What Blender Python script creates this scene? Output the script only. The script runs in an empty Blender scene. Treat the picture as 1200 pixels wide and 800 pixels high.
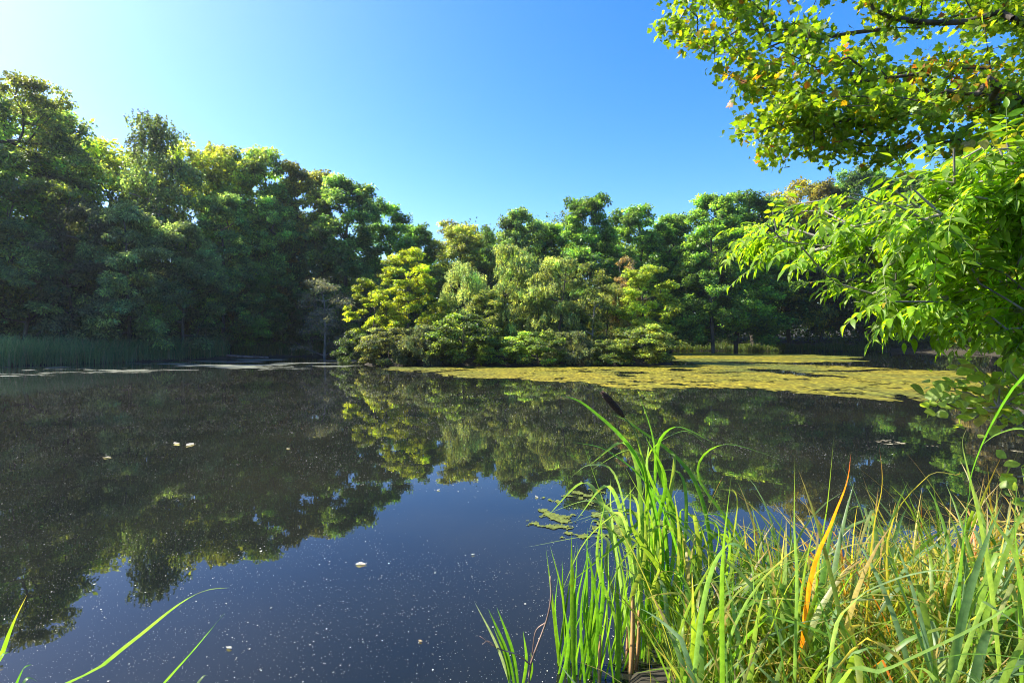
import bpy, math, random
import numpy as np
from mathutils import Vector

SC = bpy.context.scene
R = math.radians
RNG = np.random.default_rng(7)

# ------------------------------------------------------------------ camera, sky, sun, exposure
EYE = 2.0                      # eye height above the water (metres)
HZ = 396.0                     # photo row of the horizon
cam_d = bpy.data.cameras.new("camera")
cam = bpy.data.objects.new("camera", cam_d)
SC.collection.objects.link(cam)
cam_d.lens = 18.0
cam_d.sensor_width = 36.0
cam_d.clip_start = 0.05
cam_d.clip_end = 3000.0
cam.location = (0, 0, EYE)
cam.rotation_euler = (R(90 - 0.38), 0, 0)
SC.camera = cam

SUN_AZ, SUN_EL = -75.5, 46.0   # azimuth from the view direction (left is negative), elevation
world = bpy.data.worlds.new("World")
SC.world = world
world.use_nodes = True
wt = world.node_tree
wt.nodes.clear()
sky = wt.nodes.new("ShaderNodeTexSky")
sky.sky_type = 'NISHITA'
sky.sun_disc = False
sky.sun_elevation = R(SUN_EL)
sky.sun_rotation = R(SUN_AZ)
sky.altitude = 0
sky.air_density = 1.0
sky.dust_density = 1.1
sky.ozone_density = 2.6
hsv = wt.nodes.new("ShaderNodeHueSaturation")
hsv.inputs['Saturation'].default_value = 1.43
hsv.inputs['Hue'].default_value = .512
bg = wt.nodes.new("ShaderNodeBackground")
bg.inputs['Strength'].default_value = 0.127
wo = wt.nodes.new("ShaderNodeOutputWorld")
wt.links.new(sky.outputs[0], hsv.inputs['Color'])
wt.links.new(hsv.outputs[0], bg.inputs['Color'])
wt.links.new(bg.outputs[0], wo.inputs['Surface'])

sun_d = bpy.data.lights.new("sun", 'SUN')
sun_d.energy = 5.0
sun_d.angle = R(0.53)
sun_d.color = (1.0, 0.93, 0.80)
sun = bpy.data.objects.new("sun", sun_d)
SC.collection.objects.link(sun)
sdir = Vector((math.sin(R(SUN_AZ)) * math.cos(R(SUN_EL)), math.cos(R(SUN_AZ)) * math.cos(R(SUN_EL)), math.sin(R(SUN_EL))))
sun.rotation_euler = sdir.to_track_quat('Z', 'Y').to_euler()
sun.location = sdir * 60

vs = SC.view_settings
vs.view_transform = 'Standard'
vs.look = 'None'
vs.exposure = 1.5
vs.gamma = 1.0
vs.use_curve_mapping = False
cy = SC.cycles
cy.filter_width = 1.05
cy.max_bounces = 8
cy.diffuse_bounces = 5
cy.glossy_bounces = 3
cy.transmission_bounces = 5
cy.transparent_max_bounces = 6
cy.caustics_reflective = False
cy.caustics_refractive = False
cy.sample_clamp_indirect = 6.0

# ------------------------------------------------------------------ helpers
def P(px, py, Y):
    """The point seen at a pixel of the 1200 x 800 photograph, Y metres ahead."""
    return np.array([(px - 600.0) / 600.0 * Y, Y, EYE - (py - HZ) / 600.0 * Y])


def make_mesh(name, V, F, tint=None, mat=None, smooth=False):
    """F: an (M,k) array or a list of such arrays."""
    V = np.asarray(V, dtype=np.float32).reshape(-1, 3)
    Fs = F if isinstance(F, list) else [F]
    Fs = [np.asarray(f, dtype=np.int32) for f in Fs if len(f)]
    me = bpy.data.meshes.new(name)
    me.vertices.add(len(V))
    me.vertices.foreach_set("co", V.ravel())
    loops = np.concatenate([f.ravel() for f in Fs])
    tot = np.concatenate([np.full(len(f), f.shape[1], dtype=np.int32) for f in Fs])
    start = np.concatenate([[0], np.cumsum(tot)[:-1]]).astype(np.int32)
    me.loops.add(len(loops))
    me.loops.foreach_set("vertex_index", loops)
    me.polygons.add(len(tot))
    me.polygons.foreach_set("loop_start", start)
    me.polygons.foreach_set("loop_total", tot)
    if smooth:
        me.polygons.foreach_set("use_smooth", np.ones(len(tot), dtype=bool))
    me.update(calc_edges=True)
    if tint is not None:
        t = np.asarray(tint, dtype=np.float32)
        if t.shape[1] == 3:
            t = np.concatenate([t, np.ones((len(t), 1), np.float32)], 1)
        a = me.attributes.new("tint", 'FLOAT_COLOR', 'POINT')
        a.data.foreach_set("color", t.ravel())
    if mat is not None:
        me.materials.append(mat)
    return me


def link(name, me, parent=None, loc=None):
    o = bpy.data.objects.new(name, me)
    SC.collection.objects.link(o)
    if parent is not None:
        o.parent = parent
    if loc is not None:
        o.location = loc
    return o


def tag(o, label=None, cat=None, group=None, kind=None):
    if label: o['label'] = label
    if cat: o['category'] = cat
    if group: o['group'] = group
    if kind: o['kind'] = kind
    return o


def thing(name, label, cat, loc=(0, 0, 0), group=None):
    o = bpy.data.objects.new(name, None)
    SC.collection.objects.link(o)
    o.location = loc
    o.empty_display_size = 0.3
    return tag(o, label, cat, group)


def unit(v):
    v = np.asarray(v, float)
    return v / np.maximum(np.linalg.norm(v, axis=-1, keepdims=True), 1e-9)


# leaf templates: x across, y along, z up; unit length
KITE = (np.array([(0, 0, 0), (.33, .48, .07), (0, 1, -.03), (-.33, .48, .07)]), np.array([(0, 1, 2, 3)]))
SLIM = (np.array([(0, 0, 0), (.19, .45, .05), (0, 1, -.08), (-.19, .45, .05)]), np.array([(0, 1, 2, 3)]))


def _maple():
    r = [(.0, .0), (.16, -.10), (.34, -.06), (.33, .08), (.56, .16), (.66, .34), (.46, .36), (.42, .46), (.52, .66), (.30, .60), (.20, .70), (.12, .86)]
    pts = r + [(0, 1.0)] + [(-x, y) for x, y in reversed(r[1:])]
    V = [(0, .34, 0.03)] + [(x, y, 0.06 * abs(x) * 2 - .10 * y * y) for x, y in pts]
    n = len(pts)
    F = [(0, 1 + i, 1 + (i + 1) % n) for i in range(n)]
    return np.array(V), np.array(F)


def _blade_leaf(ws, fold=.10, droop=.18):
    V, F = [], []
    m = len(ws)
    for i, w in enumerate(ws):
        t = i / (m - 1)
        for s in (-1, 0, 1):
            V.append((s * w, t, abs(s) * fold * w / max(ws) - droop * t * t))
    for i in range(m - 1):
        a = i * 3
        F += [(a, a + 1, a + 4, a + 3), (a + 1, a + 2, a + 5, a + 4)]
    return np.array(V), np.array(F)


MAPLE = _maple()
LEAFLET = _blade_leaf([.01, .12, .17, .165, .12, .06, .004])
ROUND = _blade_leaf([.02, .24, .36, .40, .36, .24, .03], .09, .10)


def leaf_cloud(pos, axis, nrm, L, tmpl, W=None):
    """One template leaf for every row. Returns verts, faces."""
    TV, TF = tmpl
    y = unit(axis)
    z = nrm - (nrm * y).sum(1, keepdims=True) * y
    z = unit(z)
    x = np.cross(y, z)
    L = np.broadcast_to(np.asarray(L, float).reshape(-1, 1), (len(pos), 1))
    W = L if W is None else np.asarray(W, float).reshape(-1, 1)
    V = (pos[:, None, :] + W[:, None] * TV[None, :, 0:1] * x[:, None, :] + L[:, None] * TV[None, :, 1:2] * y[:, None, :]
         + L[:, None] * TV[None, :, 2:3] * z[:, None, :])
    n, k = len(pos), len(TV)
    F = TF[None] + (np.arange(n) * k)[:, None, None]
    return V.reshape(-1, 3), F.reshape(-1, TF.shape[1]), k


def rand_dirs(n, rng):
    return unit(rng.normal(size=(n, 3)))


def tubes(a, b, ra, rb, sides=6):
    """Frustums from points a to b."""
    a = np.asarray(a, float); b = np.asarray(b, float)
    d = unit(b - a)
    up = np.where(np.abs(d[:, 2:3]) > .9, np.array([[1., 0, 0]]), np.array([[0, 0, 1.]]))
    x = unit(np.cross(d, up)); y = np.cross(d, x)
    an = np.linspace(0, 2 * math.pi, sides, endpoint=False)
    ring = np.cos(an)[None, :, None] * x[:, None, :] + np.sin(an)[None, :, None] * y[:, None, :]
    A = a[:, None] + ring * np.asarray(ra).reshape(-1, 1, 1)
    B = b[:, None] + ring * np.asarray(rb).reshape(-1, 1, 1)
    V = np.concatenate([A, B], 1).reshape(-1, 3)
    i = np.arange(sides)
    T = np.stack([i, (i + 1) % sides, (i + 1) % sides + sides, i + sides], 1)
    F = (T[None] + (np.arange(len(a)) * 2 * sides)[:, None, None]).reshape(-1, 4)
    return V, F


def skeleton(trunk_pts, attractors, step=.8, r_tip=.02, expo=2.3, bias=.35, r_max=None, sag=.0, rng=RNG):
    """Joins every attractor to the nearest branch, preferring short ways to the trunk. Returns nodes, parent, radius, node index of each attractor."""
    N = [np.asarray(p, float) for p in trunk_pts]
    par = [-1] + list(range(len(N) - 1))
    path = [0.0]
    for i in range(1, len(N)):
        path.append(path[-1] + .55 * np.linalg.norm(N[i] - N[i - 1]))
    T = np.array(N)
    d0 = np.min(np.linalg.norm(attractors[:, None] - T[None], axis=2), 1)
    order = np.argsort(d0)
    at_node = np.zeros(len(attractors), int)
    cap = len(N) + len(attractors) * 40
    A = np.zeros((cap, 3)); A[:len(N)] = T
    pl = np.zeros(cap); pl[:len(N)] = path
    n = len(N)
    for k in order:
        p = attractors[k]
        dv = A[:n] - p
        d = np.sqrt((dv * dv).sum(1))
        c = d + bias * pl[:n] + np.where(A[:n, 2] > p[2] + .2 * d, .6 * d, 0)
        j = int(np.argmin(c))
        m = max(1, min(30, int(d[j] / step)))
        prev = j
        base = A[j].copy()
        perp = rng.normal(size=3) * .07 * d[j]
        for q in range(1, m + 1):
            t = q / m
            A[n] = base + (p - base) * t + perp * math.sin(math.pi * t) + np.array([0, 0, 1.]) * sag * d[j] * math.sin(math.pi * t)
            pl[n] = pl[prev] + d[j] / m
            par.append(prev)
            prev = n
            n += 1
        at_node[k] = prev
    A = A[:n]
    par = np.array(par)
    acc = np.zeros(n)
    has = np.zeros(n, bool)
    has[par[par >= 0]] = True
    acc[~has] = r_tip ** expo
    for i in range(n - 1, 0, -1):
        acc[par[i]] += acc[i]
    rad = acc ** (1 / expo)
    if r_max:
        k = r_max / rad[0]
        rad = np.where(rad > r_tip * 1.5, r_tip + (rad - r_tip) * k, rad) if k < 1 else rad * (1 + (k - 1) * np.clip(rad / rad[0], 0, 1))
    return A, par, rad, at_node


def skeleton_mesh(name, A, par, rad, mat, sides=6):
    i = np.arange(1, len(A))
    a, b = A[par[i]], A[i]
    d = unit(b - a)
    V, F = tubes(a - d * rad[i][:, None] * .3, b + d * rad[i][:, None] * .3, np.minimum(rad[par[i]], rad[i] * 1.6), rad[i], sides)
    return make_mesh(name, V, F, mat=mat, smooth=True)


# ------------------------------------------------------------------ materials
def new_mat(name):
    m = bpy.data.materials.new(name)
    m.use_nodes = True
    nt = m.node_tree
    nt.nodes.clear()
    out = nt.nodes.new("ShaderNodeOutputMaterial")
    return m, nt, out


def node(nt, t, **kw):
    n = nt.nodes.new(t)
    for k, v in kw.items():
        setattr(n, k, v)
    return n


def leaf_material(name, translucency=.45, gain=1.7, warm=(1.25, 1.12, .45), rough=.45, spec=.35, blotch=None):
    m, nt, out = new_mat(name)
    at = node(nt, "ShaderNodeAttribute", attribute_name="tint")
    oi = node(nt, "ShaderNodeObjectInfo")
    mul = node(nt, "ShaderNodeVectorMath", operation='MULTIPLY')
    nt.links.new(at.outputs['Vector'], mul.inputs[0])
    nt.links.new(oi.outputs['Color'], mul.inputs[1])
    if blotch:
        # lighter and darker streaks and a few brown spots in the leaf itself
        tc = node(nt, "ShaderNodeTexCoord")
        src = mul
        for scale, lo, hi, c0, c1 in ((blotch, .3, .7, (.72, .74, .75), (1.25, 1.2, 1.15)), (blotch * .55, .66, .74, (1, 1, 1), (1.5, .75, .5))):
            nz = node(nt, "ShaderNodeTexNoise")
            nz.inputs['Scale'].default_value = scale
            nz.inputs['Detail'].default_value = 4
            nt.links.new(tc.outputs['Object'], nz.inputs['Vector'])
            cr = node(nt, "ShaderNodeValToRGB")
            cr.color_ramp.elements[0].position = lo; cr.color_ramp.elements[0].color = (*c0, 1)
            cr.color_ramp.elements[1].position = hi; cr.color_ramp.elements[1].color = (*c1, 1)
            nt.links.new(nz.outputs[0], cr.inputs[0])
            m2 = node(nt, "ShaderNodeVectorMath", operation='MULTIPLY')
            nt.links.new(src.outputs[0], m2.inputs[0])
            nt.links.new(cr.outputs[0], m2.inputs[1])
            src = m2
        mul = src
    pb = node(nt, "ShaderNodeBsdfPrincipled")
    pb.inputs['Roughness'].default_value = rough
    pb.inputs['Specular IOR Level'].default_value = spec
    nt.links.new(mul.outputs[0], pb.inputs['Base Color'])
    w = node(nt, "ShaderNodeVectorMath", operation='MULTIPLY')
    w.inputs[1].default_value = tuple(c * gain for c in warm)
    nt.links.new(mul.outputs[0], w.inputs[0])
    tr = node(nt, "ShaderNodeBsdfTranslucent")
    nt.links.new(w.outputs[0], tr.inputs['Color'])
    mx = node(nt, "ShaderNodeMixShader")
    mx.inputs[0].default_value = translucency
    nt.links.new(pb.outputs[0], mx.inputs[1])
    nt.links.new(tr.outputs[0], mx.inputs[2])
    nt.links.new(mx.outputs[0], out.inputs['Surface'])
    return m


def noise_mat(name, c0, c1, scale=4.0, rough=.8, detail=6, bump=.0, stretch=None, c2=None, p0=.35, p1=.65):
    m, nt, out = new_mat(name)
    tc = node(nt, "ShaderNodeTexCoord")
    mp = node(nt, "ShaderNodeMapping")
    if stretch: mp.inputs['Scale'].default_value = stretch
    nt.links.new(tc.outputs['Object'], mp.inputs['Vector'])
    nz = node(nt, "ShaderNodeTexNoise")
    nz.inputs['Scale'].default_value = scale
    nz.inputs['Detail'].default_value = detail
    nt.links.new(mp.outputs[0], nz.inputs['Vector'])
    cr = node(nt, "ShaderNodeValToRGB")
    cr.color_ramp.elements[0].position = p0; cr.color_ramp.elements[0].color = (*c0, 1)
    cr.color_ramp.elements[1].position = p1; cr.color_ramp.elements[1].color = (*c1, 1)
    if c2:
        e = cr.color_ramp.elements.new(min(.95, p1 + .2)); e.color = (*c2, 1)
    nt.links.new(nz.outputs[0], cr.inputs[0])
    pb = node(nt, "ShaderNodeBsdfPrincipled")
    pb.inputs['Roughness'].default_value = rough
    nt.links.new(cr.outputs[0], pb.inputs['Base Color'])
    if bump:
        bp = node(nt, "ShaderNodeBump")
        bp.inputs['Strength'].default_value = bump
        bp.inputs['Distance'].default_value = .05
        nt.links.new(nz.outputs[0], bp.inputs['Height'])
        nt.links.new(bp.outputs[0], pb.inputs['Normal'])
    nt.links.new(pb.outputs[0], out.inputs['Surface'])
    return m


M_LEAF = leaf_material("tree_leaves", .50, 2.4, (1.25, 1.12, .42), .44, .4)
M_NEAR = leaf_material("near_leaves", .56, 2.1, (1.2, 1.08, .32), .42, .32, 55)
M_REED = leaf_material("reed_leaves", .50, 2.2, (1.15, 1.08, .45), .42, .4, 38)
M_BARK = noise_mat("bark", (.035, .028, .02), (.12, .10, .075), 6, .9, 6, .6, (1, 1, .25))
M_BARK_PALE = noise_mat("pale_bark", (.10, .09, .075), (.30, .27, .22), 6, .85, 6, .5, (1, 1, .4))
M_SOIL = noise_mat("bank_soil", (.014, .011, .006), (.040, .033, .017), 1.7, .95, 10, .8, c2=(.030, .040, .014))
M_DEAD = noise_mat("dead_stalk", (.32, .16, .05), (.55, .33, .13), 14, .7, 5, .3, (1, 1, .15))
M_TWIG = noise_mat("dry_twig", (.16, .09, .055), (.36, .24, .17), 14, .8, 5, .4, (1, 1, .2))
M_PLANK = noise_mat("weathered_wood", (.20, .15, .11), (.42, .35, .28), 5, .8, 8, .5, (.4, 9, 9))


def water_material():
    m, nt, out = new_mat("pond_water")
    tc = node(nt, "ShaderNodeTexCoord")
    nz = node(nt, "ShaderNodeTexNoise")
    nz.inputs['Scale'].default_value = .35
    nz.inputs['Detail'].default_value = 5
    nt.links.new(tc.outputs['Object'], nz.inputs['Vector'])
    cr = node(nt, "ShaderNodeValToRGB")
    cr.color_ramp.elements[0].position = .38; cr.color_ramp.elements[0].color = (.006, .008, .007, 1)
    cr.color_ramp.elements[1].position = .68; cr.color_ramp.elements[1].color = (.015, .016, .011, 1)
    nt.links.new(nz.outputs[0], cr.inputs[0])
    pb = node(nt, "ShaderNodeBsdfPrincipled")
    pb.inputs['Roughness'].default_value = .014
    pb.inputs['IOR'].default_value = 1.34
    nt.links.new(cr.outputs[0], pb.inputs['Base Color'])
    rip = node(nt, "ShaderNodeTexNoise")
    rip.inputs['Scale'].default_value = 2.2
    rip.inputs['Detail'].default_value = 3
    nt.links.new(tc.outputs['Object'], rip.inputs['Vector'])
    bp = node(nt, "ShaderNodeBump")
    bp.inputs['Strength'].default_value = .03
    bp.inputs['Distance'].default_value = .03
    nt.links.new(rip.outputs[0], bp.inputs['Height'])
    nt.links.new(bp.outputs[0], pb.inputs['Normal'])
    nt.links.new(pb.outputs[0], out.inputs['Surface'])
    return m


M_WATER = water_material()
M_ALGAE = leaf_material("algae", .0, 1.0, (1, 1, 1), .75, .15)

# ------------------------------------------------------------------ ground and water
POND = np.array([(-110, 6), (-60, 3), (-30, 2.0), (-12, 1.7), (-4, 1.7), (-1.5, 1.75), (0, 2.0), (.45, 2.6), (.8, 3.1), (1.4, 3.35), (2.2, 3.5), (3.2, 3.7), (4.6, 4.4),
                 (7, 6.6), (12, 12), (20, 20.5), (32, 32.5), (46, 45), (57, 57), (61, 68), (56, 76), (40, 80), (25, 80), (12, 77), (2, 69), (-8, 62), (-20, 58),
                 (-27, 51), (-31, 43), (-35.5, 36.5), (-42, 33), (-60, 29), (-110, 22)], float)
ISLE = np.array([(-11.2, 38.6), (-9, 37.4), (-6, 36.9), (-2, 37.1), (2, 36.7), (6, 37.2), (9, 36.9), (11.6, 37.6), (12.8, 39.5), (12, 43), (8, 48), (0, 49), (-8, 47), (-12, 43)], float)


def poly_sd(X, Y, poly):
    """Signed distance, negative inside."""
    d = np.full(X.shape, 1e9); inside = np.zeros(X.shape, bool)
    n = len(poly)
    for i in range(n):
        ax, ay = poly[i]; bx, by = poly[(i + 1) % n]
        ex, ey = bx - ax, by - ay
        t = np.clip(((X - ax) * ex + (Y - ay) * ey) / (ex * ex + ey * ey), 0, 1)
        d = np.minimum(d, np.hypot(X - ax - t * ex, Y - ay - t * ey))
        c = ((ay > Y) != (by > Y)) & (X < (bx - ax) * (Y - ay) / (by - ay + 1e-12) + ax)
        inside ^= c
    return np.where(inside, -d, d)


def vnoise(X, Y, s, seed=0):
    """Smooth value noise in [-1, 1]."""
    x = X / s; y = Y / s
    xi = np.floor(x).astype(np.int64); yi = np.floor(y).astype(np.int64)
    fx = x - xi; fy = y - yi
    fx = fx * fx * (3 - 2 * fx); fy = fy * fy * (3 - 2 * fy)

    def h(a, b):
        q = (a * 374761393 + b * 668265263 + seed * 974634521) & 0x7fffffff
        q = ((q ^ (q >> 13)) * 1274126177) & 0x7fffffff
        return ((q ^ (q >> 16)) % 20011) / 10005.0 - 1
    return (h(xi, yi) * (1 - fx) + h(xi + 1, yi) * fx) * (1 - fy) + (h(xi, yi + 1) * (1 - fx) + h(xi + 1, yi + 1) * fx) * fy


def ground_z(X, Y):
    X = np.asarray(X, float); Y = np.asarray(Y, float)
    s = poly_sd(X, Y, POND)
    s = np.maximum(s, -poly_sd(X, Y, ISLE)) + .25 * vnoise(X, Y, 1.3, 3) * np.clip(np.hypot(X, Y) / 8, .3, 1) + .5 * vnoise(X, Y, 4, 5) * np.clip(np.hypot(X, Y) / 30, 0, 1)
    land = .05 + .30 * np.clip(s / 1.2, 0, 1) + .05 * np.clip(s - 1.2, 0, 12) + .12 * np.clip(s - 13, 0, 55) + .06 * vnoise(X, Y, .9, 1) + .5 * np.clip((s - 8) / 20, 0, 1) * vnoise(X, Y, 11, 2)
    bed = -.12 + .33 * np.clip(s, -4, 0)
    return np.where(s > 0, land, np.maximum(bed, -1.4))


def gz(x, y):
    return float(ground_z(np.array([x]), np.array([y]))[0])


def warp(n, ext, dense):
    t = np.linspace(-1, 1, n)
    return np.sign(t) * (np.abs(t) * dense + (ext - dense) * np.abs(t) ** 4.5)


gx = np.concatenate([warp(420, 900, 62)])
gy = 30 + warp(420, 900, 62)
GX, GY = np.meshgrid(gx, gy)
GZ = ground_z(GX.ravel(), GY.ravel())
nx, ny = len(gx), len(gy)
ii = (np.arange(ny - 1)[:, None] * nx + np.arange(nx - 1)[None]).ravel()
GF = np.stack([ii, ii + 1, ii + 1 + nx, ii + nx], 1)
ground = link("ground", make_mesh("ground", np.stack([GX.ravel(), GY.ravel(), GZ], 1), GF, mat=M_SOIL, smooth=True))
tag(ground, kind="structure")
wx = np.linspace(-140, 90, 24); wy = np.linspace(-2, 95, 12)
WX, WY = np.meshgrid(wx, wy)
ii = (np.arange(11)[:, None] * 24 + np.arange(23)[None]).ravel()
water = link("water", make_mesh("water", np.stack([WX.ravel(), WY.ravel(), WX.ravel() * 0], 1), np.stack([ii, ii + 1, ii + 25, ii + 24], 1), mat=M_WATER))
tag(water, kind="structure")

# ------------------------------------------------------------------ air
def haze_box(x0, x1, y0, y1, z0, z1, density):
    V = [(x, y, z) for z in (z0, z1) for y in (y0, y1) for x in (x0, x1)]
    F = [(0, 2, 3, 1), (4, 5, 7, 6), (0, 1, 5, 4), (2, 6, 7, 3), (0, 4, 6, 2), (1, 3, 7, 5)]
    m, nt, out = new_mat("haze")
    pv = node(nt, "ShaderNodeVolumePrincipled")
    pv.inputs['Color'].default_value = (.80, .90, 1.0, 1)
    pv.inputs['Density'].default_value = density
    pv.inputs['Anisotropy'].default_value = .45
    nt.links.new(pv.outputs[0], out.inputs['Volume'])
    tag(link("haze", make_mesh("haze", V, np.array(F), mat=m)), kind="stuff")


haze_box(-960, 960, -940, 1000, -3, 60, .0002)

# ------------------------------------------------------------------ trees: one of each kind, then copies
def tints(n, k, rng, tone=.22, yellow=.25, clump=None, extra=None):
    """Leaf colour variation round 1: n leaves of k vertices."""
    t = np.exp(rng.normal(0, tone, n))
    y = np.clip(rng.normal(0, yellow, n), -.4, .9)
    if clump is not None:
        t = t * clump[0]; y = y + clump[1]
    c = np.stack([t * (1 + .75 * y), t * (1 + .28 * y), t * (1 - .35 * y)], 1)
    if extra is not None:
        c = c * extra
    return np.repeat(np.clip(c, .05, 5), k, axis=0)


def lobes_crown(rng, H, W, t0=.2, n_lobes=20, n_att=300, shape='round', lobe=.27, flat=.75):
    """Attractor points on the upper shells of uneven lobes."""
    C, Rr = [], []
    for i in range(n_lobes):
        u = (i + rng.random()) / n_lobes
        t = t0 + (1 - t0) * u
        if shape == 'round':
            prof = math.sqrt(max(.02, 1 - ((u - .42) / .62) ** 2))
        elif shape == 'column':
            prof = max(.12, math.sin(math.pi * min(1, (u * .92 + .10)))) ** .6
        elif shape == 'spread':
            prof = .55 + .55 * math.sin(math.pi * min(1, u * .95 + .1))
        elif shape == 'cone':
            prof = 1.05 - .9 * u
        else:
            prof = 1.0
        a = i * 2.399 + rng.normal(0, .5)
        r = prof * W * (1 - lobe) * (.55 + .45 * rng.random())
        rr = W * lobe * rng.uniform(.75, 1.3) * (.65 + .35 * prof)
        C.append((r * math.cos(a), r * math.sin(a), t * H - rr * flat * (.6 if u > .5 else 0)))
        Rr.append(rr)
    C.append((rng.normal(0, .08) * W, rng.normal(0, .08) * W, H - W * lobe * flat)); Rr.append(W * lobe)
    C = np.array(C); Rr = np.array(Rr)
    w = Rr ** 2 / (Rr ** 2).sum()
    k = rng.choice(len(C), n_att, p=w)
    d = rand_dirs(n_att, rng)
    d[:, 2] = np.where(d[:, 2] < -.3, -d[:, 2] * .6, d[:, 2])
    p = C[k] + d * Rr[k][:, None] * rng.uniform(.55, 1.05, (n_att, 1)) * np.array([1, 1, flat])
    p[:, 2] = np.clip(p[:, 2], .04 * H, H)
    return p, k


def tree_proto(seed, H, W, t0=.2, n_lobes=20, n_att=300, shape='round', per=100, leaf=.24, clump=.62, strands=0, strand_len=1.8, tmpl=KITE, r_max=.28,
               lobe=.27, flat=.75, tone=.40, yellow=.25, bark=None, sides=6, lean=0.0, multi=1, horiz=0.0, step=1.0, tip_yellow=0.0):
    rng = np.random.default_rng(seed)
    att, kk = lobes_crown(rng, H, W, t0, n_lobes, n_att, shape, lobe, flat)
    top = np.array([rng.normal(0, .05) * H, rng.normal(0, .05) * H, H * (.72 if shape != 'column' else .9)])
    trunk = [np.array([0, 0, -.3])]
    for i in range(1, 9):
        t = i / 8
        trunk.append(top * t + np.array([math.sin(t * 4 + seed), math.cos(t * 3 + seed), 0]) * .012 * H * t + np.array([0, 0, -.3 * (1 - t)]))
    A, par, rad, an = skeleton(trunk, att, step, .018 * H / 20 + .004, 2.35, .32, r_max, .04, rng)
    tm = skeleton_mesh("trunk", A, par, rad, bark or M_BARK, sides)
    n = n_att * per
    c = np.repeat(np.arange(n_att), per)
    axis_c = np.array([0, 0, H * .45])
    outward = unit(att - axis_c)
    if strands:
        s = rng.integers(0, strands, n)
        sid = c * strands + s
        so = rng.normal(0, clump * .55, (n_att * strands, 3)) * np.array([1, 1, .4])
        sl = strand_len * rng.uniform(.4, 1.15, n_att * strands)
        sw = rng.normal(0, .12, (n_att * strands, 2))
        t = rng.random(n)
        pos = att[c] + so[sid]
        pos[:, 2] -= t * sl[sid]
        pos[:, :2] += (outward[c][:, :2] * .25 + sw[sid]) * (t * sl[sid])[:, None] + rng.normal(0, .045, (n, 2))
        ax = unit(np.stack([rng.normal(0, .5, n), rng.normal(0, .5, n), -np.ones(n)], 1))
        nr = unit(rand_dirs(n, rng) + .4 * outward[c])
    else:
        off = rng.normal(0, 1, (n, 3))
        off = unit(off) * (rng.random((n, 1)) ** .5) * clump * np.array([1.15, 1.15, .6])
        if horiz:
            off[:, 2] *= (1 - horiz)
        pos = att[c] + off
        ax = unit(off + .6 * rand_dirs(n, rng) * clump + np.array([0, 0, -.15]))
        nr = unit(rand_dirs(n, rng) * .9 + np.array([0, 0, .75]) + .35 * outward[c])
    pos[:, 2] = np.maximum(pos[:, 2], .05)
    L = leaf * np.exp(rng.normal(0, .25, n))
    V, F, k = leaf_cloud(pos, ax, nr, L, tmpl)
    ct = np.exp(rng.normal(0, .26, n_att)); cyw = rng.normal(0, .16, n_att)
    lob_t = np.exp(rng.normal(0, .2, kk.max() + 1))[kk]
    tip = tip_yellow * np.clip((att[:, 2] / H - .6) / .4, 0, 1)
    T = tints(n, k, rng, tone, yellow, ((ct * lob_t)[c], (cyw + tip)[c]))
    cm = make_mesh("crown", V, F, T, M_LEAF)
    root = bpy.data.objects.new("tree", None)
    return dict(trunk=tm, crown=cm, H=H, W=W)


PROTO = dict(
    oak=tree_proto(11, 20, 7.6, .06, 50, 620, 'round', 110, .28, .64, flat=.95, lobe=.24),
    ash=tree_proto(12, 21, 6.2, .06, 46, 560, 'round', 105, .26, .58, lobe=.26, flat=1.0),
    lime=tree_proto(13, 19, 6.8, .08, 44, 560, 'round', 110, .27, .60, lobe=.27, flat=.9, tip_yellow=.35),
    forest=tree_proto(14, 20, 6.0, .12, 38, 520, 'round', 110, .28, .64, lobe=.28, flat=1.0),
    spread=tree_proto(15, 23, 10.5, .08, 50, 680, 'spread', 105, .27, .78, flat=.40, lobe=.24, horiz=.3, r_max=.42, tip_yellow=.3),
    birch=tree_proto(16, 24, 4.2, .08, 44, 460, 'column', 130, .19, .7, strands=7, strand_len=1.7, r_max=.2, lobe=.34, bark=M_BARK_PALE),
    sallow=tree_proto(17, 11, 4.8, .03, 40, 480, 'round', 110, .22, .44, tmpl=SLIM, r_max=.16, lobe=.24, yellow=.12),
    yellow=tree_proto(18, 9.2, 3.2, .10, 64, 420, 'round', 100, .13, .32, flat=.8, lobe=.17, horiz=.15, r_max=.12, yellow=.2),
    lean=tree_proto(28, 7.0, 2.6, .12, 30, 170, 'round', 95, .13, .32, flat=.7, lobe=.2, horiz=.15, r_max=.08, yellow=.2),
    weeping=tree_proto(19, 9.0, 3.0, .06, 34, 330, 'round', 130, .15, .42, strands=7, strand_len=1.3, tmpl=SLIM, r_max=.13, lobe=.28, flat=.9),
    willow=tree_proto(20, 9.5, 3.3, .05, 36, 380, 'round', 130, .15, .36, strands=9, strand_len=.6, tmpl=SLIM, r_max=.14, lobe=.25, flat=.9),
    small=tree_proto(21, 7.0, 2.4, .03, 46, 360, 'round', 110, .11, .27, r_max=.10, lobe=.19, flat=1.0),
    thin=tree_proto(22, 8.0, 2.2, .14, 26, 150, 'round', 60, .14, .32, r_max=.09, lobe=.26, flat=.9, bark=M_BARK_PALE),
    shrub=tree_proto(23, 2.8, 2.3, .02, 60, 360, 'spread', 80, .10, .24, flat=.7, lobe=.16, horiz=.1, r_max=.06, step=.4, tone=.5),
    bush=tree_proto(24, 3.0, 1.9, .02, 44, 280, 'spread', 95, .11, .24, tmpl=SLIM, lobe=.19, strands=4, strand_len=.5, r_max=.05, step=.4),
    bare=tree_proto(25, 5.0, 2.4, .06, 26, 300, 'round', 24, .10, .26, tmpl=SLIM, r_max=.07, lobe=.27, bark=M_BARK_PALE, step=.4),
)


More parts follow.
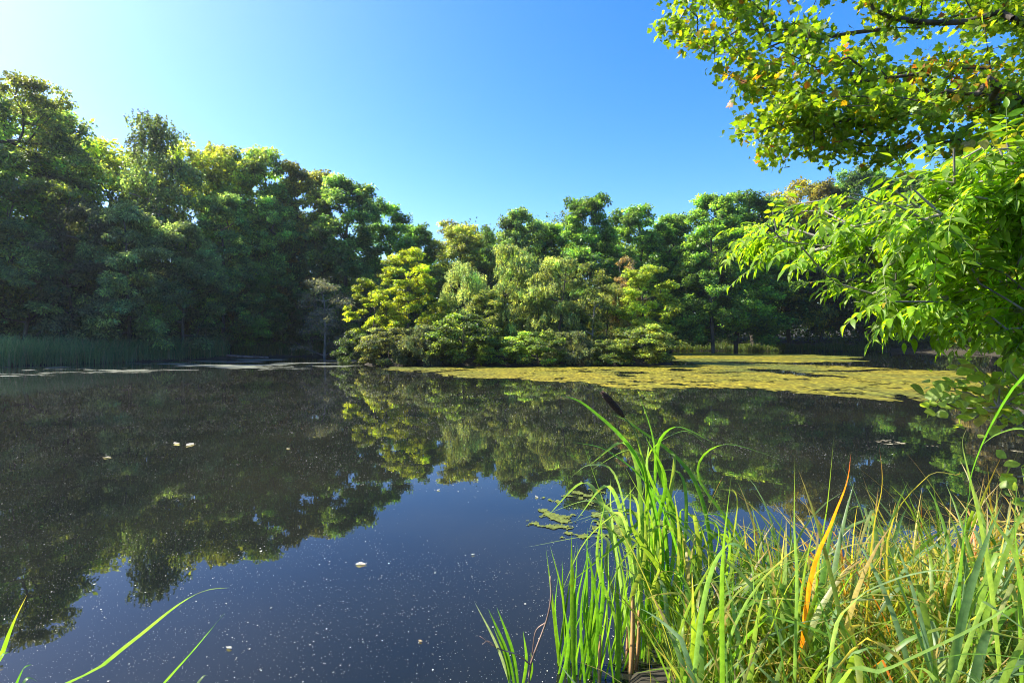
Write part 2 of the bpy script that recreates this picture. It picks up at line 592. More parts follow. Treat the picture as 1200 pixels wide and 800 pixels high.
def tree(name, kind, px, Y, top, label, color, wide=1.0, rot=0.0, group=None, cat="tree", z=None):
    pr = PROTO[kind]
    X = (px - 600) / 600 * Y
    g = gz(X, Y) if z is None else z
    g = max(g, -.1)
    H = EYE - (top - HZ) / 600 * Y - g
    s = H / pr['H']
    o = thing(name, label, cat, (X, Y, g - .03), group)
    o.rotation_euler = (0, 0, rot)
    sx = wide if wide > 0 else s
    o.scale = (s * wide, s * wide, s)
    t = link("trunk", pr['trunk'], o)
    c = link("crown", pr['crown'], o)
    c.color = (*color, 1)
    return o


DK = (.052, .088, .024)        # dark woodland green
MD = (.07, .12, .03)
OL = (.068, .090, .018)        # olive
YG = (.085, .115, .018)        # yellow green
GREY = (.060, .082, .048)      # sallow grey green
GL = "trees of the wood on the left shore"
GB = "trees of the wood behind the island"
GR = "trees of the wood on the far right shore"
GI = "trees on the island"
GS = "low shrubs along the island's edge"

W = [
    # left shore, tall trees
    ("oak_tree", 'spread', 0, 44, 82, "huge spreading oak with dark horizontal limbs at the left edge of the picture", (0.097, 0.144, 0.040), 0.74, 0.3, GL),
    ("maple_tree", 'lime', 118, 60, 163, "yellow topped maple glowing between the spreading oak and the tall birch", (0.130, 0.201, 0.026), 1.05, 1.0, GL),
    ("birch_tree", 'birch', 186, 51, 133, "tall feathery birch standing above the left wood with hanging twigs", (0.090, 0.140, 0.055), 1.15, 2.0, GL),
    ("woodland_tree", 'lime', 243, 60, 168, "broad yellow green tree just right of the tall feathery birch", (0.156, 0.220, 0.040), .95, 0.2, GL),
    ("woodland_tree", 'oak', 300, 62, 177, "large rounded olive green tree between the birch and the rusty topped tree", (0.121, 0.191, 0.044), .85, 4.0, GL),
    ("woodland_tree", 'forest', 356, 63, 194, "rounded tree with a rusty brown top in the left wood", (0.146, 0.165, 0.044), .85, 2.4, GL),
    ("ash_tree", 'ash', 408, 60, 207, "dark feathery topped ash where the left wood begins to fall away", (0.085, 0.153, 0.047), .95, 3.0, GL),
    ("woodland_tree", 'oak', 448, 66, 236, "dark green tree on the sloping shoulder of the left wood, right of the feathery ash", (0.084, 0.177, 0.040), 0.75, 5.3, GL),
    ("woodland_tree", 'forest', 486, 70, 262, "lowest dark tree at the right end of the left wood", (0.084, 0.177, 0.040), 0.90, 1.3, GL),
    ("oak_tree", 'oak', 34, 52, 122, "dense dark oak between the huge spreading oak and the yellow topped maple", (0.114, 0.191, 0.048), 1.00, 5.0, GL),
    ("oak_tree", 'oak', -70, 42, 130, "dark oak cut off by the left edge of the picture", (0.084, 0.177, 0.040), 1.00, 2.2, GL),
    # left shore, front row
    ("sallow_tree", 'sallow', 25, 41, 262, "dark grey green sallow under the spreading oak, behind the reed bed", (0.108, 0.171, 0.077), 1.0, 0.4, GL),
    ("sallow_tree", 'sallow', 92, 43, 236, "silvery sallow behind the reed bed, left of the birch", GREY, .75, 2.9, GL),
    ("sallow_tree", 'sallow', 152, 44, 240, "silvery sallow in front of the tall birch", (0.135, 0.195, 0.094), .8, 4.4, GL),
    ("sallow_tree", 'sallow', 214, 47, 262, "grey green sallow at the right end of the reed bed", (0.108, 0.171, 0.077), .85, 1.2, GL),
    ("willow_tree", 'ash', 262, 53, 226, "tall blue green willow rising behind the end of the reed bed", (0.123, 0.212, 0.079), .85, 0.8, GL),
    ("willow_tree", 'ash', 322, 58, 232, "green willow with pale upright stems in the middle of the left wood", (0.130, 0.220, 0.066), .75, 3.6, GL),
    ("alder_tree", 'sallow', 305, 55, 318, "low dark alder at the water by the fallen log", (0.070, 0.147, 0.033), 0.90, 2.0, GL),
    ("alder_tree", 'oak', 372, 60, 268, "dark alder behind the grey leafless bush", (0.066, 0.123, 0.040), .65, 0.6, GL),
    ("alder_tree", 'sallow', 428, 58, 318, "dark alder in the channel behind the small yellow tree", (0.070, 0.147, 0.033), 1.00, 5.0, GL),
    # behind the island
    ("woodland_tree", 'lime', 535, 70, 259, "rounded olive tree with a yellowish top above the yellow maple", (0.129, 0.175, 0.044), .95, 1.1, GB),
    ("fir_tree", 'birch', 572, 74, 262, "narrow dark pointed tree on the skyline behind the weeping willow", (0.084, 0.162, 0.034), 0.85, 0.4, GB),
    ("woodland_tree", 'oak', 610, 70, 247, "grey green rounded tree behind the island, right of the narrow pointed tree", (0.090, 0.153, 0.047), .8, 2.7, GB),
    ("woodland_tree", 'ash', 648, 73, 264, "dark loose tree in the skyline dip behind the island willows", (0.084, 0.162, 0.034), 1.10, 4.1, GB),
    ("woodland_tree", 'forest', 688, 66, 229, "tall bright green tree with two rounded tops behind the middle of the island", (.078, .150, .030), .85, 5.1, GB),
    ("woodland_tree", 'oak', 742, 72, 244, "dark rounded tree behind the lime green tree of the island", (0.084, 0.162, 0.034), 0.98, 3.2, GB),
    ("woodland_tree", 'ash', 786, 75, 250, "dark tree between the island and the big spreading green tree", (0.084, 0.162, 0.034), 1.10, 0.9, GB),
    # far right shore
    ("woodland_tree", 'lime', 862, 74, 262, "green tree filling the gap between the big bushy tree and its dark neighbour", (0.122, 0.212, 0.041), 1.22, 0.5, GR),
    ("woodland_tree", 'ash', 836, 67, 226, "big bushy green tree reaching down to the water right of the island", (0.102, 0.186, 0.035), .95, 1.7, GR),
    ("woodland_tree", 'forest', 884, 82, 228, "dark rounded tree right of the big bushy green tree", (0.084, 0.162, 0.034), 1.16, 2.2, GR),
    ("woodland_tree", 'lime', 925, 84, 218, "tall yellowing tree on the skyline below the tip of the hanging maple branch", (0.166, 0.186, 0.040), .8, 3.3, GR),
    ("maple_tree", 'forest', 962, 84, 212, "tree with slightly orange tinted leaves on the far right skyline", (.135, .135, .035), .7, 0.3, GR),
    ("woodland_tree", 'oak', 1008, 83, 199, "tallest dark green tree of the far right wood", (0.073, 0.140, 0.035), .75, 4.6, GR),
    ("woodland_tree", 'ash', 1058, 84, 204, "dark tree on the far right shore partly behind the ash leaves", (0.084, 0.162, 0.034), 1.16, 5.8, GR),
    ("woodland_tree", 'forest', 1112, 80, 208, "dark tree on the far right shore wholly behind the ash leaves", (0.084, 0.162, 0.034), 1.22, 1.9, GR),
    ("copper_beech", 'oak', 1192, 47, 214, "brown leaved beech glimpsed through the ash twigs at the right edge", (0.085, 0.082, 0.05), .8, 2.6, GR),
    ("woodland_tree", 'forest', 1165, 66, 225, "dark tree left of the brown leaved beech behind the ash twigs", (0.084, 0.162, 0.034), 1.34, 0.9, GR),
    # island
    ("yellow_maple", 'yellow', 479, 41, 292, "bright yellow maple with layered branches at the left end of the island", (.185, .235, .014), 1.0, 0.5, GI),
    ("yellow_maple", 'lean', 432, 42, 326, "small thin yellow maple leaning from the island's left tip", (.18, .235, .016), .8, 3.9, GI),
    ("weeping_willow", 'weeping', 543, 43.5, 304, "pale weeping willow between the yellow maple and the taller willow", (.23, .30, .14), .85, 0.0, GI),
    ("willow_tree", 'willow', 598, 42.5, 284, "tallest pale willow in the middle of the island", (.21, .28, .10), .85, 1.5, GI),
    ("willow_tree", 'willow', 652, 41, 298, "broad pale olive willow on the right half of the island", (.20, .255, .09), 1.05, 4.0, GI),
    ("alder_tree", 'thin', 692, 40, 306, "thin open alder with a visible grey trunk in front of the broad willow", (0.093, 0.128, 0.030), 1.0, 0.7, GI),
    ("hawthorn_tree", 'thin', 735, 43, 300, "thin tree with brown dying leaves on the island", (.16, .13, .07), .75, 2.1, GI),
    ("willow_tree", 'small', 757, 41, 309, "small lime green tree at the right end of the island", (.20, .27, .035), 1.15, 3.1, GI),
    ("willow_tree", 'small', 515, 43, 352, "small yellow green tree under the right side of the yellow maple", (.20, .25, .03), 1.1, 1.1, GI),
    ("dead_bush", 'bare', 380, 52, 326, "grey almost leafless bush standing left of the small yellow maple", (.105, .125, .10), 1.1, 0.2, None, "bush"),
    ("willow_tree", 'small', 572, 42, 338, "small olive tree in the gap between the weeping willow and the tallest willow", (.17, .22, .06), 1.2, 2.5, GI),
    ("willow_tree", 'willow', 622, 43.5, 322, "pale willow squeezed between the tallest willow and the broad olive willow", (.18, .23, .08), 1.1, 0.6, GI),
    ("willow_tree", 'weeping', 712, 42.5, 330, "olive willow between the thin alder and the lime green tree", (.16, .20, .065), 1.2, 3.3, GI),
    # shrubs along the island
    ("grey_bush", 'bush', 497, 37.1, 378, "grey green bush at the foot of the bright yellow maple", (.088, .118, .062), 1.25, 0.2, GS, "shrub"),
    ("low_shrub", 'shrub', 455, 37.6, 384, "dark low shrub at the island's left tip", (0.108, 0.134, 0.047), 1.1, 1.7, GS, "shrub"),
    ("low_shrub", 'shrub', 421, 41.5, 388, "small dark shrub in the channel left of the island", DK, 1.0, 0.1, GS, "shrub"),
    ("low_shrub", 'shrub', 540, 37.3, 368, "green layered shrub between the grey green bush and the lower thorn bushes", (.080, .125, .022), 1.1, 3.0, GS, "shrub"),
    ("low_shrub", 'shrub', 585, 37.1, 394, "layered green thorn bush below the tallest willow", (0.137, 0.208, 0.039), 1.2, 5.0, GS, "shrub"),
    ("low_shrub", 'shrub', 628, 37.1, 388, "layered dark green thorn bush below the broad olive willow", (0.117, 0.180, 0.035), 1.3, 2.3, GS, "shrub"),
    ("grey_bush", 'bush', 668, 37.5, 386, "pale grey bush left of the thin alder's trunk", (.088, .118, .062), 1.3, 4.2, GS, "shrub"),
    ("low_shrub", 'shrub', 712, 37.3, 398, "dark spreading shrub right of the thin alder's trunk", (0.101, 0.148, 0.039), 1.3, 0.8, GS, "shrub"),
    ("low_shrub", 'shrub', 752, 37.4, 380, "olive spreading shrub below the lime green tree", (0.137, 0.180, 0.039), 1.25, 3.7, GS, "shrub"),
    ("low_shrub", 'shrub', 768, 38.6, 400, "lowest shrub trailing into the water at the island's right tip", (0.098, 0.126, 0.051), 1.0, 1.2, GS, "shrub"),
]
for a in W:
    tree(*a)


def strew(name, fn, n, leaf, tmpl, color, seed, tone=.3, yellow=.25, label=None, cat=None):
    rng = np.random.default_rng(seed)
    pos = fn(n, rng)
    n = len(pos)
    V, F, k = leaf_cloud(pos, rand_dirs(n, rng) + np.array([0, 0, -.1]), rand_dirs(n, rng) + np.array([0, 0, .6]), leaf * np.exp(rng.normal(0, .25, n)), tmpl)
    o = link(name, make_mesh(name, V, F, tints(n, k, rng, tone, yellow), M_LEAF))
    o.color = (*color, 1)
    return tag(o, label, cat, kind="stuff")


def along(poly_pts, n, rng):
    p = np.array(poly_pts, float)
    seg = np.linalg.norm(np.diff(p, axis=0), axis=1)
    cum = np.concatenate([[0], np.cumsum(seg)])
    s = rng.random(n) * cum[-1]
    i = np.clip(np.searchsorted(cum, s) - 1, 0, len(seg) - 1)
    t = (s - cum[i]) / seg[i]
    q = p[i] + (p[i + 1] - p[i]) * t[:, None]
    d = unit(p[i + 1] - p[i])
    return q, np.stack([-d[:, 1], d[:, 0]], 1), s


BACK = [(-75, 42), (-52, 45), (-45, 55), (-38, 68), (-22, 78), (-8, 84), (5, 90), (18, 96), (40, 98), (62, 94), (76, 82), (78, 66), (66, 52), (58, 44)]


def deep_wood(n, rng):
    q, nr, s = along(BACK, n, rng)
    hmax = np.where(q[:, 0] < -28, 8.0, np.where(q[:, 0] < -10, 13.0, 20.5)) + 3.0 * vnoise(s, s * 0, 5, 9) + 2.0 * vnoise(s, s * 0, 1.7, 4)
    d = rng.normal(0, 3.5, n) + 1.5 * vnoise(s, s * 0 + 7, 3, 6)
    z = hmax * rng.random(n) ** .9
    xy = q + nr * d[:, None]
    # leaves gather in clumps
    keep = (vnoise(s + 50 + 7 * np.round(d / 2), z, 1.6, 8) + vnoise(s + 90, z + d, .7, 18) * .6 + rng.normal(0, .35, n)) > -.45
    z = z + ground_z(xy[:, 0], xy[:, 1])
    return np.concatenate([xy, z[:, None]], 1)[keep]


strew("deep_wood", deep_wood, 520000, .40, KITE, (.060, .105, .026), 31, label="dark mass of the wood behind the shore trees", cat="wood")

SHORE = [(-62, 31), (-43, 34.5), (-37, 38), (-33, 44.5), (-29, 52.5), (-21, 60), (-9, 64.5), (1, 71.5), (11, 79.5), (25, 82.5), (40, 82.5), (57, 78.5), (63.5, 69), (60, 57), (49, 45)]


def undergrowth(n, rng):
    q, nr, s = along(SHORE, n, rng)
    d = np.abs(rng.normal(0, 1.6, n)) - .4
    h = 1.6 + 1.3 * vnoise(s, s * 0, 2.6, 3) + .6 * vnoise(s, s * 0, .9, 5)
    xy = q + nr * d[:, None]
    z = np.clip(h, .3, 5) * rng.random(n) ** .8 * np.clip(1.2 - np.abs(d) / 5, .2, 1)
    keep = (vnoise(s + 20, z * 2, .9, 28) + rng.normal(0, .4, n)) > -.25
    z = z + np.maximum(ground_z(xy[:, 0], xy[:, 1]), 0)
    return np.concatenate([xy, z[:, None]], 1)[keep]


strew("undergrowth", undergrowth, 150000, .16, SLIM, (.065, .10, .03), 32, label="tangled low growth along the far shores", cat="undergrowth")


# ------------------------------------------------------------------ blades of reed, sedge and cattail
def strips(C, Wd, side, fold=.25):
    """C (B,n,3) centre lines, Wd (B,n) half widths, side (B,n,3)."""
    B, n, _ = C.shape
    tang = unit(np.gradient(C, axis=1))
    s = side - (side * tang).sum(2, keepdims=True) * tang
    s = unit(s)
    nn = np.cross(s, tang)
    l = C - s * Wd[..., None] + nn * (Wd * fold)[..., None]
    r = C + s * Wd[..., None] + nn * (Wd * fold)[..., None]
    V = np.stack([l, C, r], 2).reshape(-1, 3)
    i = np.arange(n - 1)
    T = np.concatenate([np.stack([i * 3, i * 3 + 1, i * 3 + 4, i * 3 + 3], 1), np.stack([i * 3 + 1, i * 3 + 2, i * 3 + 5, i * 3 + 4], 1)])
    F = (T[None] + (np.arange(B) * n * 3)[:, None, None]).reshape(-1, 4)
    return V, F


def blade_lines(base, az, L, tilt, bend, n=9, kink=None, rng=RNG, power=1.6):
    B = len(base)
    t = np.linspace(0, 1, n)
    th = tilt[:, None] + bend[:, None] * t[None] ** power
    if kink is not None:
        th = th + kink[:, None] * (t[None] > .62)
    aa = az[:, None] + rng.normal(0, .25, (B, 1)) * t[None]
    dxy = np.sin(th)
    step = np.stack([dxy * np.cos(aa), dxy * np.sin(aa), np.cos(th)], 2) * (L / (n - 1))[:, None, None]
    C = base[:, None] + np.concatenate([np.zeros((B, 1, 3)), np.cumsum(step, 1)[:, :-1]], 1)
    return C


def taper(n, w, tip=.04):
    t = np.linspace(0, 1, n)
    p = np.clip(.55 + 1.6 * t, 0, 1) * (1 - np.clip((t - .45) / .55, 0, 1) ** 1.7) + tip * .2
    return w[:, None] * p[None]


def blade_side(az, n, twist, rng):
    B = len(az)
    a = az[:, None] + math.pi / 2 + twist[:, None] * np.linspace(0, 1, n)[None]
    return np.stack([np.cos(a), np.sin(a), np.zeros_like(a) + rng.normal(0, .1, (B, 1))], 2)


GREEN_A = np.array([.085, .185, .020]); GREEN_B = np.array([.14, .22, .025]); BLUE_G = np.array([.13, .22, .10])
STRAW = np.array([.46, .36, .11]); ORANGE = np.array([.52, .17, .02]); GOLD = np.array([.42, .33, .03])


def blade_tints(cols, n, tip=None, base=None):
    """Colour along each blade; tip (B,3) and base (B,3) fade in."""
    t = np.linspace(0, 1, n)[None, :, None]
    c = np.repeat(cols[:, None, :], n, 1)
    if tip is not None:
        k = np.clip((t - .68) / .32, 0, 1)
        c = c * (1 - k) + tip[:, None, :] * k
    if base is not None:
        k = np.clip(1 - t / .22, 0, 1)
        c = c * (1 - k) + base[:, None, :] * k
    return np.repeat(c[:, :, None, :], 3, 2).reshape(-1, 3)


def mix_cols(B, rng, pal, wts):
    k = rng.choice(len(pal), B, p=np.array(wts) / sum(wts))
    k2 = rng.choice(len(pal), B, p=np.array(wts) / sum(wts))
    f = rng.random((B, 1)) * .35
    c = np.array(pal)[k] * (1 - f) + np.array(pal)[k2] * f
    return c * np.exp(rng.normal(0, .13, (B, 1)))


def tuft(rng, n, L, w, spread=.08, tilt=.18, bend=.9, pal=(GREEN_A, GREEN_B, STRAW), wts=(5, 4, 1), lean=None, kinks=.25, nseg=9):
    """Blades of one plant round its own foot: verts, faces, tints."""
    base = np.stack([rng.normal(0, spread, n), rng.normal(0, spread, n), np.zeros(n) - .03], 1)
    az = rng.random(n) * 6.283 if lean is None else rng.normal(lean, 1.0, n)
    Ls = L * rng.uniform(.55, 1.1, n)
    tl = np.abs(rng.normal(tilt, .10, n))
    bd = np.abs(rng.normal(bend, bend * .6, n))
    kk = np.where(rng.random(n) < kinks, rng.uniform(.5, 1.6, n), 0)
    C = blade_lines(base, az, Ls, tl, bd, nseg, kk, rng)
    C[:, :, 2] = np.maximum(C[:, :, 2], .01)
    V, F = strips(C, taper(nseg, w * rng.uniform(.6, 1.15, n)), blade_side(az, nseg, rng.normal(0, .9, n), rng))
    cols = mix_cols(n, rng, pal, wts)
    tips = np.where(rng.random((n, 1)) < .5, np.where(rng.random((n, 1)) < .5, STRAW * rng.uniform(.6, 1, (n, 1)), np.array([[.30, .17, .06]])), cols)
    bs = np.where(rng.random((n, 1)) < .5, STRAW[None] * .8, cols)
    return V, F, blade_tints(cols, nseg, tips, bs)


def spline(pts, n):
    p = np.array(pts, float)
    if len(p) == 2:
        p = np.array([p[0], (p[0] + p[1]) / 2, p[1]])
    q = np.vstack([2 * p[0] - p[1], p, 2 * p[-1] - p[-2]])
    out = []
    for t in np.linspace(0, len(p) - 1 - 1e-9, n):
        i = int(t); f = t - i
        a, b, c, d = q[i], q[i + 1], q[i + 2], q[i + 3]
        out.append(.5 * ((2 * b) + (c - a) * f + (2 * a - 5 * b + 4 * c - d) * f * f + (3 * b - a - 3 * c + d) * f ** 3))
    return np.array(out)


def set_blades(rows, n=16):
    """rows: (points, half width, colour, tip colour or None, turn). Points are world points from foot to tip."""
    C, Wd, S, T = [], [], [], []
    for pts, w, col, tip, turn in rows:
        c = spline(pts, n)
        C.append(c)
        Wd.append(taper(n, np.array([w]))[0])
        a = turn + np.linspace(0, .8, n)
        S.append(np.stack([np.cos(a), np.sin(a), np.zeros(n)], 1))
        T.append(blade_tints(np.array([col]), n, None if tip is None else np.array([tip])))
    V, F = strips(np.array(C), np.array(Wd), np.array(S))
    return V, F, np.concatenate(T)


def join(parts):
    Vs, Fs, Ts, o = [], [], [], 0
    for V, F, T in parts:
        Vs.append(V); Fs.append(F + o); Ts.append(T); o += len(V)
    return np.concatenate(Vs), np.concatenate(Fs), np.concatenate(Ts)


# far reed bed on the left shore
def reed_band(name, line, n, h, w, cols, seed, depth, label, rise=.0):
    rng = np.random.default_rng(seed)
    q, nr, s = along(line, n, rng)
    d = rng.uniform(0, depth, n)
    xy = q + nr * d[:, None]
    z = np.maximum(ground_z(xy[:, 0], xy[:, 1]), -.1)
    base = np.concatenate([xy, z[:, None]], 1)
    az = rng.random(n) * 6.283
    Hh = h * (1 + .18 * vnoise(s, d, 1.6, 2)) * rng.uniform(.65, 1.12, n)
    C = blade_lines(base, az, Hh, np.abs(rng.normal(.10, .10, n)), np.abs(rng.normal(.6, .5, n)), 5, None, rng)
    V, F = strips(C, taper(5, w * rng.uniform(.6, 1.2, n)), blade_side(az, 5, rng.normal(0, .6, n), rng))
    c = mix_cols(n, rng, cols[0], cols[1])
    o = link(name, make_mesh(name, V, F, blade_tints(c, 5), M_REED))
    return tag(o, label, "reeds", kind="stuff")


REEDC = ([np.array([.12, .22, .11]), np.array([.15, .25, .13]), np.array([.30, .29, .21])], (5, 4, 1))
reed_band("reed_bed", [(-62, 27.5), (-42, 32.2), (-35.6, 35.8), (-31.5, 42), (-27.5, 50)], 15000, 1.8, .024, REEDC, 41, 2.4, "tall blue green reed bed along the left shore")
SEDC = ([np.array([.055, .10, .030]), np.array([.10, .15, .03]), np.array([.20, .18, .08])], (5, 4, 1))
reed_band("shore_sedge", [(-27.5, 51), (-20.5, 58), (-8, 62)], 4500, 1.15, .02, SEDC, 42, 1.6, "low sedges along the shore behind the channel")
reed_band("shore_sedge", [(11, 76.5), (25, 79.6), (40, 79.6), (56, 75.6)], 7000, 1.0, .025, SEDC, 43, 1.8, "pale low sedges along the far right shore")

log_c = P(287, 411, 50)
def simple_tube(name, pts, rad, mat, parent=None, sides=8, n=14):
    c = spline(pts, n)
    r = np.interp(np.linspace(0, 1, n), np.linspace(0, 1, len(rad)), rad)
    V, F = tubes(c[:-1], c[1:], r[:-1], r[1:], sides)
    # end caps
    ca = [tuple(range(sides))[::-1]]; cb = [tuple(range(len(V) - sides, len(V)))]
    return link(name, make_mesh(name, V, [F, np.array(ca), np.array(cb)], mat=mat, smooth=True), parent)


M_LOG = noise_mat("log_bark", (.10, .065, .055), (.24, .17, .15), 3, .9, 6, .5)
tag(simple_tube("fallen_log", [(-27.4, 49.2, .32), (-25.8, 49.0, .22), (-23.6, 49.6, .10)], [.13, .11, .07], M_LOG), "pinkish fallen log lying at the end of the reed bed", "log")

# ------------------------------------------------------------------ algae mats, scum, specks, floating leaves
def mat_sheet(name, x0, x1, y0, y1, dx, dy, mask, cfun, mat, z=.005, seed=0):
    rng = np.random.default_rng(seed)
    xs = np.arange(x0, x1, dx); ys = np.arange(y0, y1, dy)
    X, Y = np.meshgrid(xs, ys)
    m = mask(X[:-1, :-1] + dx / 2, Y[:-1, :-1] + dy / 2)
    idx = (np.arange(len(ys) - 1)[:, None] * len(xs) + np.arange(len(xs) - 1)[None])[m]
    F = np.stack([idx, idx + 1, idx + 1 + len(xs), idx + len(xs)], 1)
    used, inv = np.unique(F, return_inverse=True)
    Xj = X.ravel()[used] + rng.uniform(-.42, .42, len(used)) * dx
    Yj = Y.ravel()[used] + rng.uniform(-.42, .42, len(used)) * dy
    V = np.stack([Xj, Yj, np.full(len(used), z) + rng.random(len(used)) * .004], 1)
    return make_mesh(name, V, inv.reshape(-1, 4), cfun(Xj, Yj, rng), mat)


def fbm(X, Y, s, seed):
    return vnoise(X, Y, s, seed) + .5 * vnoise(X, Y, s / 2.1, seed + 1) + .3 * vnoise(X, Y, s / 4.3, seed + 2) + .2 * vnoise(X, Y, s / 9, seed + 3)


MAT_A = np.array([(-10, 37.2), (-9, 33), (-3, 25.5), (2, 22.5), (5, 20.5), (7.5, 20.5), (10, 17), (13.5, 15.6), (17.5, 16.6), (23, 21), (28, 29), (23, 39), (14.5, 46), (12.5, 38), (9, 36.6), (2, 36.4), (-6, 36.6)], float)
MAT_B = np.array([(14, 45), (22, 40), (30, 44), (38, 54), (36, 64), (22, 69), (15, 67)], float)


def mask_a(X, Y):
    s = poly_sd(X, Y, MAT_A)
    n = fbm(X, Y * .8, 3.2, 50)
    crack = np.abs(vnoise(X * .6 + 3, Y, 2.4, 70) + .4 * vnoise(X, Y, .9, 71)) < .035
    open_water = (X > 6) & (np.abs(Y - 30.5 - .12 * (X - 12) + 1.2 * vnoise(X, Y, 4, 77)) < .55 + .7 * vnoise(X, Y, 3, 78))
    return (s < -.9 + 1.2 * n) & ~crack & ~open_water & (n > -.78) & (fbm(X, Y, .8, 57) > -1.0 + .4 * np.clip(s + 4, 0, 3) / 3)


def mask_b(X, Y):
    s = poly_sd(X, Y, MAT_B)
    return s < -1.2 + 1.6 * fbm(X, Y, 5, 60)


def col_algae(X, Y, rng):
    n = fbm(X, Y, 2.0, 90)[:, None]; m = fbm(X, Y, 6, 95)[:, None]
    a = np.array([.115, .110, .008]); b = np.array([.165, .135, .008]); c = np.array([.065, .08, .012])
    k = np.clip(.5 + .5 * n, 0, 1)
    col = a * (1 - k) + b * k
    k2 = np.clip(.15 + m * .9, 0, .85)
    col = col * (1 - k2) + c * k2
    return col * np.exp(rng.normal(-.05, .42, (len(X), 1)))


tag(link("algae_mat", mat_sheet("algae_mat", -12, 29, 14, 48, .09, .22, mask_a, col_algae, M_ALGAE, seed=5)), "yellow green algae mat spread in front of the island", "algae", kind="stuff")
tag(link("algae_mat", mat_sheet("algae_mat", 12, 39, 40, 70, .2, .4, mask_b, col_algae, M_ALGAE, seed=6)), "yellow green algae strip beyond the island's right tip", "algae", kind="stuff")


def mask_c(X, Y):
    return ((((X - .95) / .75) ** 2 + ((Y - 5.7) / .95) ** 2) < .75 + .6 * fbm(X, Y, .5, 120)) & (fbm(X, Y, .12, 130) > .15 - .4 * fbm(X, Y, .7, 131))


tag(link("algae_mat", mat_sheet("algae_mat", -.5, 2.2, 4.2, 7.2, .016, .02, mask_c, lambda X, Y, r: np.array([.13, .16, .03]) * np.exp(r.normal(0, .3, (len(X), 1))) * .7, M_ALGAE, seed=7)),
    "small ragged algae patch behind the tall cattail", "algae", kind="stuff")


def mask_s(X, Y):
    s = poly_sd(X, Y, np.array([(-40, 31), (-36, 34), (-30, 41), (-26, 49), (-17, 50), (-10, 41), (-12, 33), (-22, 28), (-32, 25), (-42, 25)], float))
    return (s < 0) & (fbm(X * .35, Y, 1.6, 140) > .32)


tag(link("scum_film", mat_sheet("scum_film", -42, -8, 24, 50, .12, .14, mask_s, lambda X, Y, r: np.array([.13, .14, .10]) * np.exp(r.normal(0, .25, (len(X), 1))), M_ALGAE, seed=8)),
    "pale scum streaks floating before the left reed bed", "scum", kind="stuff")


def mask_r(X, Y):
    return (np.abs(Y - 9.3 + .35 * (X - 8) + .5 * vnoise(X, Y, 1.5, 160)) < .14 + .35 * fbm(X, Y, .6, 161)) & (fbm(X, Y, .12, 162) > .1)


tag(link("scum_film", mat_sheet("scum_film", 6.8, 11.5, 7.4, 10.4, .03, .035, mask_r, lambda X, Y, r: np.array([.20, .18, .11]) * np.exp(r.normal(0, .3, (len(X), 1))), M_ALGAE, seed=9)),
    "thin pale scum line on the water below the alder twigs", "scum", kind="stuff")


def specks():
    rng = np.random.default_rng(77)
    n = 420000
    Y = 2.0 + 34 * rng.random(n) ** 1.25
    X = rng.uniform(-1.15, .75, n) * Y
    d = np.clip(.50 + .75 * fbm(X * .6 + .3 * Y, Y, 3.0, 150) + .45 * fbm(X, Y, .7, 155) + .45 * np.clip(-X / 6, 0, 1), .06, 1)
    keep = (rng.random(n) < d * np.clip(.02 + Y / 13, 0, 1)) & (poly_sd(X, Y, POND) < -.1) & ~mask_a(X, Y)
    X, Y = X[keep], Y[keep]
    n = len(X)
    r = np.clip(.00098 * np.exp(rng.normal(0, .6, n)), .0006, .009) * np.clip(.7 + Y / 9, 1, 3)
    a = rng.random(n) * 6.283
    V = np.zeros((n, 4, 3))
    for k in range(4):
        rr = r * rng.uniform(.6, 1.5, n)
        V[:, k, 0] = X + np.cos(a + k * 1.5708) * rr
        V[:, k, 1] = Y + np.sin(a + k * 1.5708) * rr
        V[:, k, 2] = .004
    F = np.arange(n * 4).reshape(-1, 4)
    c = np.array([.46, .45, .37]) * np.exp(rng.normal(0, .35, (n, 1)))
    me = make_mesh("floating_specks", V.reshape(-1, 3), F, np.repeat(np.clip(c, 0, .9), 4, 0), M_ALGAE)
    tag(link("floating_specks", me), "pale pollen and seed specks scattered over the pond", "specks", kind="stuff")


specks()

FL = [(416, 662, .060, (.80, .80, .74), "large white leaf floating alone in the open blue reflection"),
      (208, 521, .13, (.60, .58, .46), "long pale floating leaf at the left of the floating pair"),
      (226, 520, .15, (.62, .60, .50), "long pale floating leaf at the right of the floating pair"),
      (335, 526, .05, (.66, .64, .52), "small white leaf floating right of the pale floating pair"),
      (130, 536, .08, (.60, .58, .46), "small pale leaf floating on the dark reflection at far left"),
      (490, 752, .020, (.50, .40, .22), "tiny tan leaf floating near the bottom of the pond view"),
      (630, 584, .05, (.55, .56, .48), "pale leaf floating left of the tall cattail blades"),
      (515, 574, .04, (.62, .62, .56), "small pale leaf floating on the edge of the sky reflection"),
      (552, 651, .022, (.66, .66, .60), "tiny white leaf floating between the large white leaf and the cattails"),
      (270, 762, .030, (.55, .55, .48), "pale seed fluff floating by the bent blades at bottom left")]
for i, (px, py, L, c, lab) in enumerate(FL):
    Y = EYE * 600 / (py - HZ)
    X = (px - 600) / 600 * Y
    a = 2.4 * i
    V, F, k = leaf_cloud(np.array([[0, 0, .0]]), np.array([[math.cos(a), math.sin(a), .10]]), np.array([[0, 0, 1.]]), L * 1.7, LEAFLET, L * 2.2)
    me = make_mesh("floating_leaf", np.stack([V[:, 0], V[:, 1], .003 + .18 * np.abs(V[:, 2]) + .10 * L * np.sin(V[:, 0] / L * 2.3 + i) ** 2], 1), F, np.repeat(np.array([c]), k, 0), M_REED)
    tag(link("floating_leaf", me, loc=(X, Y, .004)), lab, "leaf", "leaves floating on the pond")

